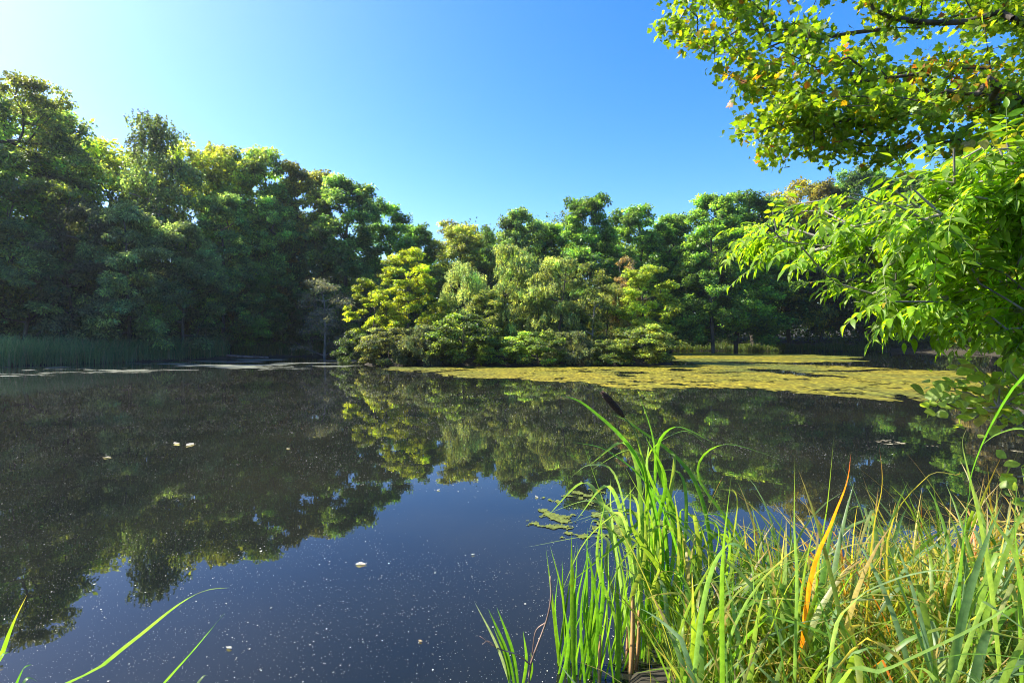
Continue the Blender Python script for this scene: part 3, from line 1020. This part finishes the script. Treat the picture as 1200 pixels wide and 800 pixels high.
# ------------------------------------------------------------------ near bank: cattails and sedges
def plant(name, mesh_parts, label, cat, loc, group=None, part="leaves"):
    V, F, T = join(mesh_parts) if isinstance(mesh_parts, list) else mesh_parts
    o = thing(name, label, cat, loc, group)
    link(part, make_mesh(part, V, F, T, M_REED), o)
    return o


def rel(pts, loc):
    return [np.asarray(p) - np.asarray(loc) for p in pts]


rng = np.random.default_rng(99)
# upright flag leaves, left of the cattail
loc = P(678, 812, 2.95); loc[2] = 0
flag_rows = []
for i in range(34):
    fx = rng.uniform(640, 728); fy = rng.uniform(2.75, 3.15)
    foot = P(fx, 0, fy); foot[2] = -.03
    h = rng.uniform(.55, 1.12) * (1 - .25 * abs(fx - 685) / 45)
    tip = foot + np.array([rng.normal(.02, .09), rng.normal(0, .08), h])
    mid = foot + (tip - foot) * .55 + np.array([rng.normal(0, .025), 0, 0])
    col = mix_cols(1, rng, [np.array([.075, .20, .018]), np.array([.12, .25, .02])], [1, 1])[0]
    flag_rows.append((rel([foot, mid, tip], loc), rng.uniform(.008, .013), col, None, rng.uniform(-.7, .7)))
plant("flag_iris", set_blades(flag_rows), "dense upright bright green flag leaves standing left of the tall cattail", "water plant", loc)

loc = P(612, 815, 2.9); loc[2] = 0
rows = []
for (bx, tx, ty, w, c) in [(600, 556, 706, .008, (.22, .30, .20)), (604, 572, 714, .012, (.08, .21, .02)), (608, 582, 712, .012, (.085, .22, .02)), (612, 613, 740, .011, (.10, .23, .02)),
                           (598, 578, 735, .009, (.09, .2, .02)), (616, 622, 765, .009, (.09, .2, .02))]:
    foot = P(bx, 0, 2.95); foot[2] = -.03
    rows.append((rel([foot, (foot + P(tx, ty, 2.95)) / 2 + np.array([.02, 0, 0]), P(tx, ty, 2.95)], loc), w, c, None, .2))
plant("flag_iris", set_blades(rows), "small fan of six flag leaves standing alone in the water", "water plant", loc)

# the tall cattail with its brown head
loc = P(760, 775, 3.25); loc[2] = 0
cat = thing("cattail", "tall cattail with arching blades and one brown seed head over the water", "cattail", loc)
B = lambda px, py, Y=3.2: P(px, py, Y)
CT = [
    ([(742, 790), (720, 640), (688, 566), (640, 606)], .014, (.15, .26, .07)),
    ([(746, 790), (735, 640), (700, 588), (634, 604)], .012, (.16, .27, .09)),
    ([(750, 790), (752, 600), (735, 520), (690, 545)], .013, (.13, .24, .06)),
    ([(752, 790), (765, 600), (766, 520), (747, 457)], .015, (.10, .25, .02)),
    ([(756, 790), (770, 640), (758, 560), (762, 510)], .014, (.15, .26, .09)),
    ([(748, 790), (742, 660), (722, 560), (692, 545), (668, 560)], .010, (.15, .25, .09)),
    ([(760, 790), (776, 640), (790, 545), (786, 530)], .018, (.17, .24, .05)),
    ([(764, 790), (790, 650), (778, 580), (735, 628), (660, 690)], .014, (.11, .23, .03)),
    ([(758, 790), (760, 680), (742, 600), (690, 630), (655, 700)], .012, (.14, .22, .05)),
    ([(770, 790), (800, 660), (800, 560), (758, 552)], .012, (.12, .25, .03)),
    ([(740, 790), (728, 690), (716, 600), (716, 560)], .013, (.16, .27, .10)),
    ([(768, 790), (782, 670), (782, 600), (830, 640)], .014, (.10, .24, .02)),
    ([(744, 790), (734, 700), (724, 640), (704, 580), (680, 510)], .012, (.12, .25, .03)),
    ([(772, 790), (776, 650), (748, 540), (690, 478), (655, 462)], .014, (.09, .25, .02)),
    ([(775, 790), (800, 640), (770, 540), (790, 500), (840, 520)], .012, (.10, .25, .02)),
    ([(776, 790), (770, 700), (765, 640), (772, 560)], .016, (.16, .24, .06)),
    ([(780, 790), (786, 720), (796, 640), (790, 575)], .015, (.20, .25, .06)),
    ([(762, 790), (750, 720), (740, 650), (700, 610), (690, 625)], .010, (.13, .22, .05)),
    ([(782, 790), (805, 700), (826, 620), (900, 680)], .013, (.11, .24, .03)),
    ([(736, 790), (720, 720), (705, 680), (700, 640), (712, 575)], .011, (.14, .26, .05)),
]
rc = np.random.default_rng(17)
CT2 = []
for pts, w, c in CT * 2:
    dx = rc.uniform(-4, 70); ks = rc.uniform(.72, 1.02)
    CT2.append(([(x * 1.0 + dx * (1 if k else .9) + (rc.normal(0, 9) if k else 0), 790 - (790 - y) * ks) for k, (x, y) in enumerate(pts)], w * rc.uniform(.8, 1.15), tuple(np.array(c) * rc.uniform(.8, 1.1) + (.04 * rc.random(), .02 * rc.random(), 0))))
rows = []
for i, (pts, w, c) in enumerate(CT + CT2):
    Yb = 3.25 + .12 * math.sin(i * 1.9)
    foot = P(pts[0][0], 0, Yb); foot[2] = -.04
    w3 = [foot] + [P(x, y, Yb - .10 * k * (1 if i % 3 else -1)) for k, (x, y) in enumerate(pts[1:], 1)]
    rows.append((rel(w3, loc), w, c, None, (i * .7) % 1.2 - .6))
V, F, T = set_blades(rows, 22)
link("leaves", make_mesh("leaves", V, F, T, M_REED), cat)
stalk_pts = rel([np.array([*P(755, 0, 3.25)[:2], -.05]), P(768, 620, 3.25), P(750, 520, 3.2), P(730, 487, 3.15), P(716, 471, 3.12), P(700, 454, 3.1)], loc)
M_STALK = noise_mat("cattail_stalk", (.10, .16, .03), (.20, .22, .06), 10, .6, 3)
M_HEAD = noise_mat("cattail_head", (.030, .014, .008), (.075, .036, .02), 90, .95, 4, .6)
simple_tube("stalk", stalk_pts, [.007, .006, .005, .004, .003, .002], M_STALK, cat, 7, 30)
head_pts = rel([P(731, 488, 3.152), P(723, 479, 3.135), P(713, 467.5, 3.115), P(705, 459, 3.105)], loc)
simple_tube("seed_head", head_pts, [.008, .019, .021, .021, .019, .010], M_HEAD, cat, 12, 14)

# dead stalk stumps, dry twig, plank
loc = P(735, 790, 3.05); loc[2] = 0
st = thing("dead_stalk_stump", "broken orange brown cattail stump standing in the water below the cattail", "stump", loc)
for k, (bx, tx, ty, r) in enumerate([(739, 742, 692, .016), (745, 749, 716, .012), (733, 735, 735, .010)]):
    f = P(bx, 0, 3.05 + .03 * k); f[2] = -.04
    simple_tube("stalk", rel([f, (f + P(tx, ty, 3.05)) / 2 + np.array([.008, 0, 0]), P(tx, ty, 3.05 + .03 * k)], loc), [r, r * .95, r * .8, r * .5], M_DEAD, st, 9, 10)
loc = P(708, 800, 2.9); loc[2] = 0
tw = tag(simple_tube("dead_reed_stem", [np.array([*P(702, 0, 2.85)[:2], -.05]), P(703, 770, 2.85), P(704, 745, 2.86)], [.009, .009, .007], M_DEAD), "short orange dead stem among the upright flag leaves", "stem")
tw = thing("dry_twig", "thin brown dead twig leaning beside the small fan of flag leaves", "twig", (0, 0, 0))
simple_tube("stem", [np.array([*P(620, 0, 2.9)[:2], -.03]), P(622, 780, 2.9), P(640, 730, 2.9), P(646, 700, 2.9), P(645, 676, 2.9)], [.006, .006, .005, .006, .004], M_TWIG, tw, 7, 20)
simple_tube("side_twig", [P(622, 780, 2.9), P(606, 768, 2.92), P(582, 760, 2.95), P(562, 746, 2.95)], [.005, .004, .003, .0015], M_TWIG, tw, 6, 14)
simple_tube("side_twig", [P(640, 730, 2.9), P(628, 740, 2.93), P(624, 765, 2.93), P(620, 790, 2.93)], [.004, .003, .003, .002], M_TWIG, tw, 6, 14)
simple_tube("side_twig", [P(582, 760, 2.95), P(572, 752, 2.95), P(565, 756, 2.95)], [.003, .002, .001], M_TWIG, tw, 5, 8)

def plank():
    import bmesh
    bm = bmesh.new()
    r = bmesh.ops.create_cube(bm, size=1)
    bmesh.ops.scale(bm, vec=(1.6, .17, .045), verts=bm.verts)
    bmesh.ops.bevel(bm, geom=list(bm.edges), offset=.006, segments=2, affect='EDGES')
    me = bpy.data.meshes.new("wooden_plank")
    bm.to_mesh(me); bm.free()
    me.materials.append(M_PLANK)
    o = link("wooden_plank", me)
    c = P(822, 800, 2.72)
    o.location = (c[0] + .60, c[1] - .34, .165)
    o.rotation_euler = (R(1.5), R(-2), R(-32))
    tag(o, "weathered grey plank half hidden under the sedges at the bottom edge", "plank")
plank()

# sedge tufts on the near bank: every tuft a plant
PAL = (GREEN_A, GREEN_B, BLUE_G, STRAW, GOLD)
spots = []
for i in range(900):
    X = rng.uniform(.55, 4.3); Y = rng.uniform(1.55, 3.75)
    if X / Y < (.38 if Y > 2.5 else .31) + .04 * rng.normal() or X / Y > 1.12: continue
    s = float(poly_sd(np.array([X]), np.array([Y]), POND)[0])
    if s < -.12: continue
    if any((X - a) ** 2 + (Y - b) ** 2 < .185 ** 2 for a, b in spots): continue
    spots.append((X, Y))
    if len(spots) >= 70: break
for i, (X, Y) in enumerate(spots):
    r = np.random.default_rng(1000 + i)
    q = X / Y
    if q > .62 and Y > 2.5:
        pal, wts, L, w, nb, bd = (GREEN_B, GOLD, STRAW, ORANGE * .8), (5, 2.5, 2.4, .7), .95, .0075, 28, .8
    elif Y < 2.3 and q > .5:
        pal, wts, L, w, nb, bd = (GREEN_A, GREEN_B, GOLD, STRAW), (4, 5, 1.5, 2), .72, .0085, 28, 1.7
    else:
        pal, wts, L, w, nb, bd = (GREEN_A, GREEN_B, BLUE_G, STRAW), (4, 4, 3, 1.8), .98, .0125, 22, 1.0
    lay = r.random() < (.55 if Y < 2.4 else .2)
    L *= r.uniform(.8, 1.15) * (1.0 if Y > 2.1 else .8)
    t = tuft(r, nb, L, w, .075, .75 if lay else .16, bd * (.8 if lay else 1), pal, wts, kinks=.4)
    o = plant("sedge_tuft", t, "sedge tuft growing in the thick sunlit sedges on the near bank", "sedge", (X, Y, max(gz(X, Y), 0)), "sedge tufts on the near bank")

rb = np.random.default_rng(321)
for i in range(36):
    Y = rb.uniform(1.7, 3.1); q = rb.uniform(.34, 1.05) if i < 26 else rb.uniform(.82, 1.02)
    X = q * Y
    t = tuft(rb, int(rb.integers(4, 8)), rb.uniform(.95, 1.3) * (.62 + .13 * Y), .0135, .03, .14, rb.uniform(.5, 1.3), (GREEN_A, GREEN_B, BLUE_G, STRAW), (4, 4, 4, .5), kinks=.4, nseg=14)
    plant("cattail_blades", t, "young cattail with broad flat blades among the sedges of the near bank", "cattail", (X, Y, max(gz(X, Y), 0)), "young cattails among the sedges")

# single blades that stand out, each one leaf and not a whole plant
def lone(name, pts, w, col, tip, label, turn=.2, cat_="blade", n=20):
    foot = np.array(pts[0]); loc = foot.copy()
    V, F, T = set_blades([(rel(pts, loc), w, col, tip, turn)], n)
    o = link(name, make_mesh(name, V, F, T, M_REED), loc=loc)
    return tag(o, label, cat_)


def fp(px, Y, z=.1):
    p = P(px, 0, Y); p[2] = z
    return p


lone("withered_blade", [fp(930, 2.35), P(948, 690, 2.3), P(975, 610, 2.25), P(992, 566, 2.2), P(998, 530, 2.18)], .018, (.60, .20, .015), (.50, .10, .02), "bright orange withered blade standing up from the sedges")
lone("cattail_blades", [fp(928, 2.1), P(934, 700, 2.05), P(931, 620, 2.0), P(932, 532, 2.0)], .011, (.12, .22, .07), (.16, .24, .02), "straight blue green blade left of the orange withered blade")
lone("cattail_blades", [fp(955, 2.5), P(958, 680, 2.4), P(970, 590, 2.4), P(978, 508, 2.4)], .009, (.16, .26, .03), None, "thin green blade rising right behind the orange withered blade")
lone("cattail_blades", [fp(1190, 2.0), P(1166, 720, 1.9), P(1150, 620, 1.85), P(1136, 560, 1.85), P(1128, 520, 1.85), P(1134, 500, 1.85)], .016, (.17, .27, .07), (.20, .17, .06), "tall broad pale blade with a curled brown tip at the right")
lone("cattail_blades", [fp(1120, 2.3), P(1124, 700, 2.2), P(1132, 610, 2.2), P(1140, 560, 2.2)], .017, (.09, .21, .03), None, "broad green blade standing behind the curled brown tipped blade")
lone("cattail_blades", [fp(1225, 1.75), P(1200, 700, 1.7), P(1165, 610, 1.7), P(1146, 560, 1.7)], .016, (.15, .26, .06), (.30, .26, .06), "broad leaning blade right of the curled brown tipped blade")
lone("cattail_blades", [fp(1270, 1.35), P(1245, 460, 1.25), P(1205, 440, 1.25), P(1165, 495, 1.3), P(1140, 555, 1.35), P(1138, 590, 1.38)], .013, (.07, .20, .018), None, "long dark green blade arching in front of the ash leaves")
lone("cattail_blades", [fp(1260, 1.5), P(1235, 540, 1.45), P(1205, 505, 1.45), P(1172, 508, 1.45), P(1148, 524, 1.5)], .011, (.13, .24, .05), None, "blade bending in flat from the right edge under the ash leaves")
lone("cattail_blades", [fp(1205, 1.9), P(1195, 700, 1.85), P(1190, 620, 1.85), P(1193, 560, 1.85)], .014, (.13, .26, .04), None, "upright green blade close to the right edge")
lone("cattail_blades", [fp(1060, 2.6), P(1040, 640, 2.5), P(1085, 560, 2.45), P(1122, 556, 2.4), P(1125, 552, 2.4)], .008, (.26, .25, .05), (.40, .20, .04), "thin yellow blade leaning right with an orange tip")
lone("withered_blade", [fp(1010, 2.6), P(1022, 640, 2.5), P(1034, 570, 2.5), P(1031, 522, 2.5)], .007, (.28, .24, .04), (.42, .16, .03), "thin yellow stem with a rust tip left of the leaning yellow blade")
lone("cattail_blades", [fp(962, 1.9), P(975, 762, 1.85), P(1000, 706, 1.8), P(1045, 680, 1.75), P(1095, 668, 1.7), P(1125, 672, 1.65)], .013, (.20, .30, .13), None, "pale broad blade lying flat across the middle of the sedges")
lone("cattail_blades", [fp(930, 1.6), P(980, 812, 1.55), P(1040, 784, 1.5), P(1120, 746, 1.45), P(1165, 722, 1.42), P(1194, 704, 1.4)], .018, (.17, .29, .06), None, "broad fresh blade slanting up to the right edge above the grass")
lone("cattail_blades", [fp(800, 2.0), P(822, 720, 2.0), P(850, 640, 2.0), P(880, 655, 1.95), P(885, 720, 1.9)], .014, (.13, .25, .08), None, "blade folded over into a hook left of the orange withered blade")
lone("cattail_blades", [fp(850, 1.9), P(846, 720, 1.9), P(848, 640, 1.9), P(857, 560, 1.9)], .013, (.12, .24, .03), None, "upright blade between the cattail and the hooked blade")

# bent blades at the bottom left, rooted on the near bank below the frame
loc = np.array([-1.32, 1.35, .15])
bl = [
    ([(-30, 0), (40, 850), (118, 780), (165, 742), (208, 708), (240, 692), (268, 689)], 1.45, .0085, (.11, .22, .04), (.26, .36, .04)),
    ([(120, 0), (152, 850), (190, 801), (226, 761), (262, 719)], 1.45, .0095, (.09, .24, .02), None),
    ([(-40, 0), (-22, 840), (0, 765), (14, 728), (30, 697)], 1.4, .008, (.13, .25, .02), (.35, .30, .03)),
    ([(-30, 0), (-5, 850), (12, 810), (24, 785), (35, 779)], 1.35, .010, (.07, .20, .018), None),
    ([(-60, 0), (-35, 830), (-12, 785), (0, 768), (8, 765)], 1.3, .009, (.12, .26, .03), None),
    ([(-20, 0), (2, 850), (18, 812), (30, 795), (42, 800)], 1.3, .009, (.06, .17, .016), None),
    ([(190, 0), (210, 850), (224, 812), (236, 794), (241, 792)], 1.45, .005, (.14, .22, .08), None),
]
rows = []
for i, (pts, Y, w, c, tip) in enumerate(bl):
    f = fp(pts[0][0], Y + .05, .12)
    w3 = [f] + [P(x, y, Y + .02 * k) for k, (x, y) in enumerate(pts[1:])]
    rows.append((rel(w3, loc), w, c, tip, .5 + .3 * i))
plant("cattail", set_blades(rows, 22), "young cattail with slender bent blades reaching in at the bottom left", "cattail", loc)

# thin grass filling the bank
def bank_grass():
    r = np.random.default_rng(5)
    n = 6500
    Y = r.uniform(1.35, 3.6, n); X = Y * r.uniform(.33, 1.15, n)
    k = poly_sd(X, Y, POND) > -.05
    X, Y = X[k], Y[k]; n = len(X)
    z = np.maximum(ground_z(X, Y), 0)
    az = r.random(n) * 6.283
    C = blade_lines(np.stack([X, Y, z], 1), az, r.uniform(.18, .5, n), np.abs(r.normal(.3, .2, n)), np.abs(r.normal(1.1, .6, n)), 6, None, r)
    V, F = strips(C, taper(6, r.uniform(.002, .0055, n)), blade_side(az, 6, r.normal(0, .8, n), r))
    c = mix_cols(n, r, [GREEN_A * .8, GREEN_B, STRAW * .8, GOLD * .8, np.array([.20, .10, .03])], (4, 4, 1.6, 1.2, .8))
    tag(link("bank_grass", make_mesh("bank_grass", V, F, blade_tints(c, 6), M_REED)), "short mixed grass between the sedge tufts on the near bank", "grass", kind="stuff")
bank_grass()

# ------------------------------------------------------------------ near trees on the right: maple branch, ash twigs, alder twigs
def in_poly(n, poly, rng):
    poly = np.array(poly, float)
    lo, hi = poly.min(0), poly.max(0)
    out = []
    while sum(len(o) for o in out) < n:
        q = rng.uniform(lo, hi, (n * 3, 2))
        out.append(q[poly_sd(q[:, 0], q[:, 1], poly) < 0])
    return np.concatenate(out)[:n]


def sprays(A, par, idx, rng, per, tmpl, leaf, spread, droop=.3, hang=.5):
    """Leaves scattered round the ends of twigs."""
    n = len(idx) * per
    c = np.repeat(idx, per)
    d = unit(A[c] - A[par[c]])
    back = rng.random((n, 1)) ** 1.2
    pos = A[c] - (A[c] - A[par[c]]) * back + np.clip(rng.normal(0, spread, (n, 3)), -1.5 * spread, 1.5 * spread) * np.array([1, 1, .75])
    ax = unit(d * .7 + rand_dirs(n, rng) * .9 + np.array([0, 0, -droop]))
    nr = unit(np.array([0, 0, 1.]) * hang + rand_dirs(n, rng) * .8)
    return leaf_cloud(pos, ax, nr, leaf * np.exp(rng.normal(0, .22, n)), tmpl), n


def maple():
    r = np.random.default_rng(61)
    pA = in_poly(820, [(752, 46), (780, 8), (790, -60), (1290, -60), (1290, 235), (1190, 225), (1125, 190), (1098, 182), (1050, 192), (985, 190), (940, 196), (885, 188), (856, 160), (872, 118), (842, 84), (800, 96)], r)
    keep = (vnoise(pA[:, 0], pA[:, 1], 55, 12) + .5 * vnoise(pA[:, 0], pA[:, 1], 24, 13) > -.48)
    pA = pA[keep]
    dep = 5.5 + .6 * vnoise(pA[:, 0], pA[:, 1], 120, 5) + r.normal(0, .35, len(pA))
    vis = np.array([P(x, y, d) for (x, y), d in zip(pA, dep)])
    off = np.stack([r.uniform(5.6, 11.5, 150), r.uniform(2.0, 8.5, 150), r.uniform(4.5, 9.5, 150)], 1)
    att = np.concatenate([vis, off])
    foot = np.array([8.4, 5.2, 0]); foot[2] = gz(8.4, 5.2) - .2
    trunk = [foot, foot + (.02, .0, 1.5), foot + (-.1, .05, 2.8), foot + (-.3, .0, 4.0), foot + (-.5, .0, 5.2), foot + (-.6, .05, 6.5), foot + (-.5, 0, 8)]
    A, par, rad, an = skeleton(trunk, att, .22, .0032, 2.2, .22, .11, .03, r)
    o = thing("maple_tree", "maple with lobed green and yellowing leaves hanging in from the top right corner", "tree", tuple(foot))
    m = skeleton_mesh("trunk", A - foot, par, rad, M_BARK, 7)
    link("trunk", m, o)
    vi, oi = an[:len(vis)], an[len(vis):]
    (V1, F1, k), n1 = sprays(A, par, vi, r, 27, MAPLE, .051, .085, .35, .55)
    (V2, F2, k), n2 = sprays(A, par, oi, r, 26, MAPLE, .12, .30, .35, .55)
    n = n1 + n2
    yel = np.repeat(np.concatenate([np.clip(fbm(pA[:, 0], pA[:, 1], 90, 31) - .25, 0, 1), np.zeros(len(oi))]), [27] * len(vi) + [26] * len(oi))
    pick = r.random(n)
    col = np.array([[.125, .225, .015]]) * np.exp(r.normal(0, .25, (n, 1)))
    col = np.where((pick < .30)[:, None], np.array([[.20, .275, .018]]) * np.exp(r.normal(0, .2, (n, 1))), col)
    col = np.where((r.random(n) < .02 + .24 * yel)[:, None], np.array([[.36, .24, .015]]), col)
    col = np.where((r.random(n) < .012 + .08 * yel)[:, None], np.array([[.30, .11, .025]]), col)
    V = np.concatenate([V1, V2]) - foot
    F = np.concatenate([F1, F2 + len(V1)])
    link("crown", make_mesh("crown", V, F, np.repeat(col, k, 0), M_NEAR), o)


maple()


def compound(r, base, d, L, n_pairs=4, leaflet=.085):
    """One ash leaf: rachis with paired drooping leaflets. Returns positions, axes, normals, lengths and the rachis line."""
    d = unit(d)
    side = unit(np.cross(d, (0, 0, 1.)))
    pts = []
    p = base.copy(); v = d.copy()
    m = n_pairs + 2
    for i in range(m):
        pts.append(p.copy())
        v = unit(v + np.array([0, 0, -.16]))
        p = p + v * L / (m - 1)
    pos, ax, nr, ln = [], [], [], []
    for i in range(1, m):
        t = unit(pts[i] - pts[i - 1])
        up = unit(np.cross(side, t)); up = up if up[2] > 0 else -up
        sc = (.7 + .5 * math.sin(math.pi * (i + .5) / (m + .5))) * leaflet
        if i < m - 1:
            for s in (-1, 1):
                a = unit(side * s * .85 + t * .55 + np.array([0, 0, -.30]) + r.normal(0, .13, 3))
                pos.append(pts[i]); ax.append(a); nr.append(unit(up + r.normal(0, .22, 3))); ln.append(sc * r.uniform(.85, 1.15))
        else:
            pos.append(pts[i]); ax.append(unit(t + np.array([0, 0, -.3]))); nr.append(up); ln.append(sc * 1.2)
    return pos, ax, nr, ln, pts


def ash():
    r = np.random.default_rng(62)
    poly = [(852, 318), (876, 268), (925, 252), (1000, 240), (1050, 236), (1090, 205), (1135, 175), (1190, 178), (1300, 150), (1300, 405), (1200, 402), (1130, 394), (1060, 392), (1020, 360), (985, 350), (955, 335), (930, 300), (890, 330)]
    pA = in_poly(360, poly, r)
    f = np.clip((pA[:, 0] - 850) / 350, 0, 1)
    dep = np.maximum(2.8 - .85 * f + r.normal(0, .28, len(pA)), 1.8)
    vis = np.array([P(x, y - 14, d) for (x, y), d in zip(pA, dep)])
    off = np.stack([r.uniform(3.1, 5.2, 40), r.uniform(1.4, 3.4, 40), r.uniform(2.3, 3.6, 40)], 1)
    att = np.concatenate([vis, off])
    foot = np.array([4.9, 2.6, 0]); foot[2] = gz(4.9, 2.6) - .15
    trunk = [foot, foot + (-.1, 0, .7), foot + (-.35, -.05, 1.3), foot + (-.8, -.1, 1.75), foot + (-1.4, -.2, 2.05), foot + (-2.1, -.25, 2.25), foot + (-2.8, -.2, 2.25)]
    A, par, rad, an = skeleton(trunk, att, .12, .0028, 2.3, .30, .06, .05, r)
    o = thing("ash_tree", "young ash with long hanging leaflets reaching in from the right edge", "tree", tuple(foot))
    pos, ax, nr, ln, ra, rb, tone = [], [], [], [], [], [], []
    for i in an:
        j = par[i]
        d0 = unit(A[i] - A[j])
        d0 = unit(d0 + np.array([-.35, 0, -.05]))
        for q in range(3):
            d = unit(d0 + r.normal(0, .45, 3) * np.array([1, 1, .5]))
            b = A[i] - (A[i] - A[j]) * q * .9
            P1, A1, N1, L1, pts = compound(r, b, d, r.uniform(.12, .19), int(r.integers(3, 6)), .047 * r.uniform(.7, 1.3))
            tone += [math.exp(r.normal(0, .24))] * len(P1)
            pos += P1; ax += A1; nr += N1; ln += L1
            ra += pts[:-1]; rb += pts[1:]
    pos, ax, nr, ln = np.array(pos), np.array(ax), np.array(nr), np.array(ln)
    n = len(pos)
    Vs, Fs = [], []
    for q in range(3):
        v, f, k = leaf_cloud(pos[q::3] - foot, ax[q::3], nr[q::3], ln[q::3] * (1, .85, 1.12)[q], _blade_leaf([.01, .12, .17, .165, .12, .06, .004], (.10, .22, .02)[q], (.10, .36, .24)[q]), ln[q::3] * (1.0, .8, 1.15)[q])
        Fs.append(f + sum(len(x) for x in Vs)); Vs.append(v)
    V, F = np.concatenate(Vs), np.concatenate(Fs)
    col = np.array([[.13, .25, .013]]) * np.exp(r.normal(0, .2, (n, 1)))
    col = np.where((r.random(n) < .3)[:, None], np.array([[.19, .31, .018]]), col)
    col = np.where((r.random(n) < .006)[:, None], np.array([[.34, .26, .03]]), col)
    col = col * np.array(tone)[:, None]
    col = np.concatenate([col[q::3] for q in range(3)])
    link("crown", make_mesh("crown", V, F, np.repeat(col, k, 0), M_NEAR, smooth=True), o)
    tm = skeleton_mesh("trunk", A - foot, par, rad, M_BARK_PALE, 7)
    link("trunk", tm, o)
    ra, rb = np.array(ra) - foot, np.array(rb) - foot
    V, F = tubes(ra, rb, np.full(len(ra), .0014), np.full(len(ra), .0011), 4)
    link("leaf_stalks", make_mesh("leaf_stalks", V, F, mat=M_STALK), o)


ash()


def small_shrub(name, label, polys, foot, seed, leaf, per, col, tmpl, mat=None, spread=.06, n_att=60):
    r = np.random.default_rng(seed)
    pts = []
    for poly, d0, d1, n in polys:
        q = in_poly(n, poly, r)
        pts += [P(x, y, d) for (x, y), d in zip(q, r.uniform(d0, d1, n))]
    att = np.array(pts)
    foot = np.array([foot[0], foot[1], gz(*foot) - .1])
    c = att.mean(0)
    trunk = [foot + (c - foot) * np.array([t ** 1.6, t ** 1.6, t]) for t in np.linspace(0, .8, 7)]
    A, par, rad, an = skeleton(trunk, att, .1, .0022, 2.3, .3, .03, .05, r)
    o = thing(name, label, "shrub", tuple(foot))
    link("trunk", skeleton_mesh("trunk", A - foot, par, rad, M_BARK_PALE, 6), o)
    (V, F, k), n = sprays(A, par, an, r, per, tmpl, leaf, spread, .25, .9)
    cc = np.array([col]) * np.exp(r.normal(0, .22, (n, 1)))
    cc = np.where((r.random(n) < .08)[:, None], np.array([[.30, .28, .12]]), cc)
    link("crown", make_mesh("crown", V - foot, F, np.repeat(cc, k, 0), M_NEAR, smooth=True), o)


small_shrub("alder_shrub", "alder twigs with rounded pale green leaves hanging low over the water at right",
            [([(1085, 470), (1100, 445), (1160, 430), (1260, 420), (1260, 490), (1180, 492), (1110, 486)], 2.0, 2.6, 34),
             ([(1120, 425), (1180, 400), (1260, 380), (1260, 440), (1150, 440)], 2.0, 2.6, 26),
             ([(1182, 560), (1200, 525), (1260, 520), (1260, 600), (1190, 590)], 2.1, 2.5, 10)], (3.6, 2.4), 63, .050, 9, (.24, .34, .07), ROUND)
small_shrub("hazel_shrub", "hazel bush with yellowing rounded leaves behind the ash twigs",
            [([(1055, 290), (1070, 215), (1110, 190), (1160, 165), (1300, 130), (1300, 330), (1180, 330), (1080, 310)], 3.6, 4.6, 170)], (6.0, 4.3), 64, .075, 9, (.17, .20, .018), ROUND, spread=.10)
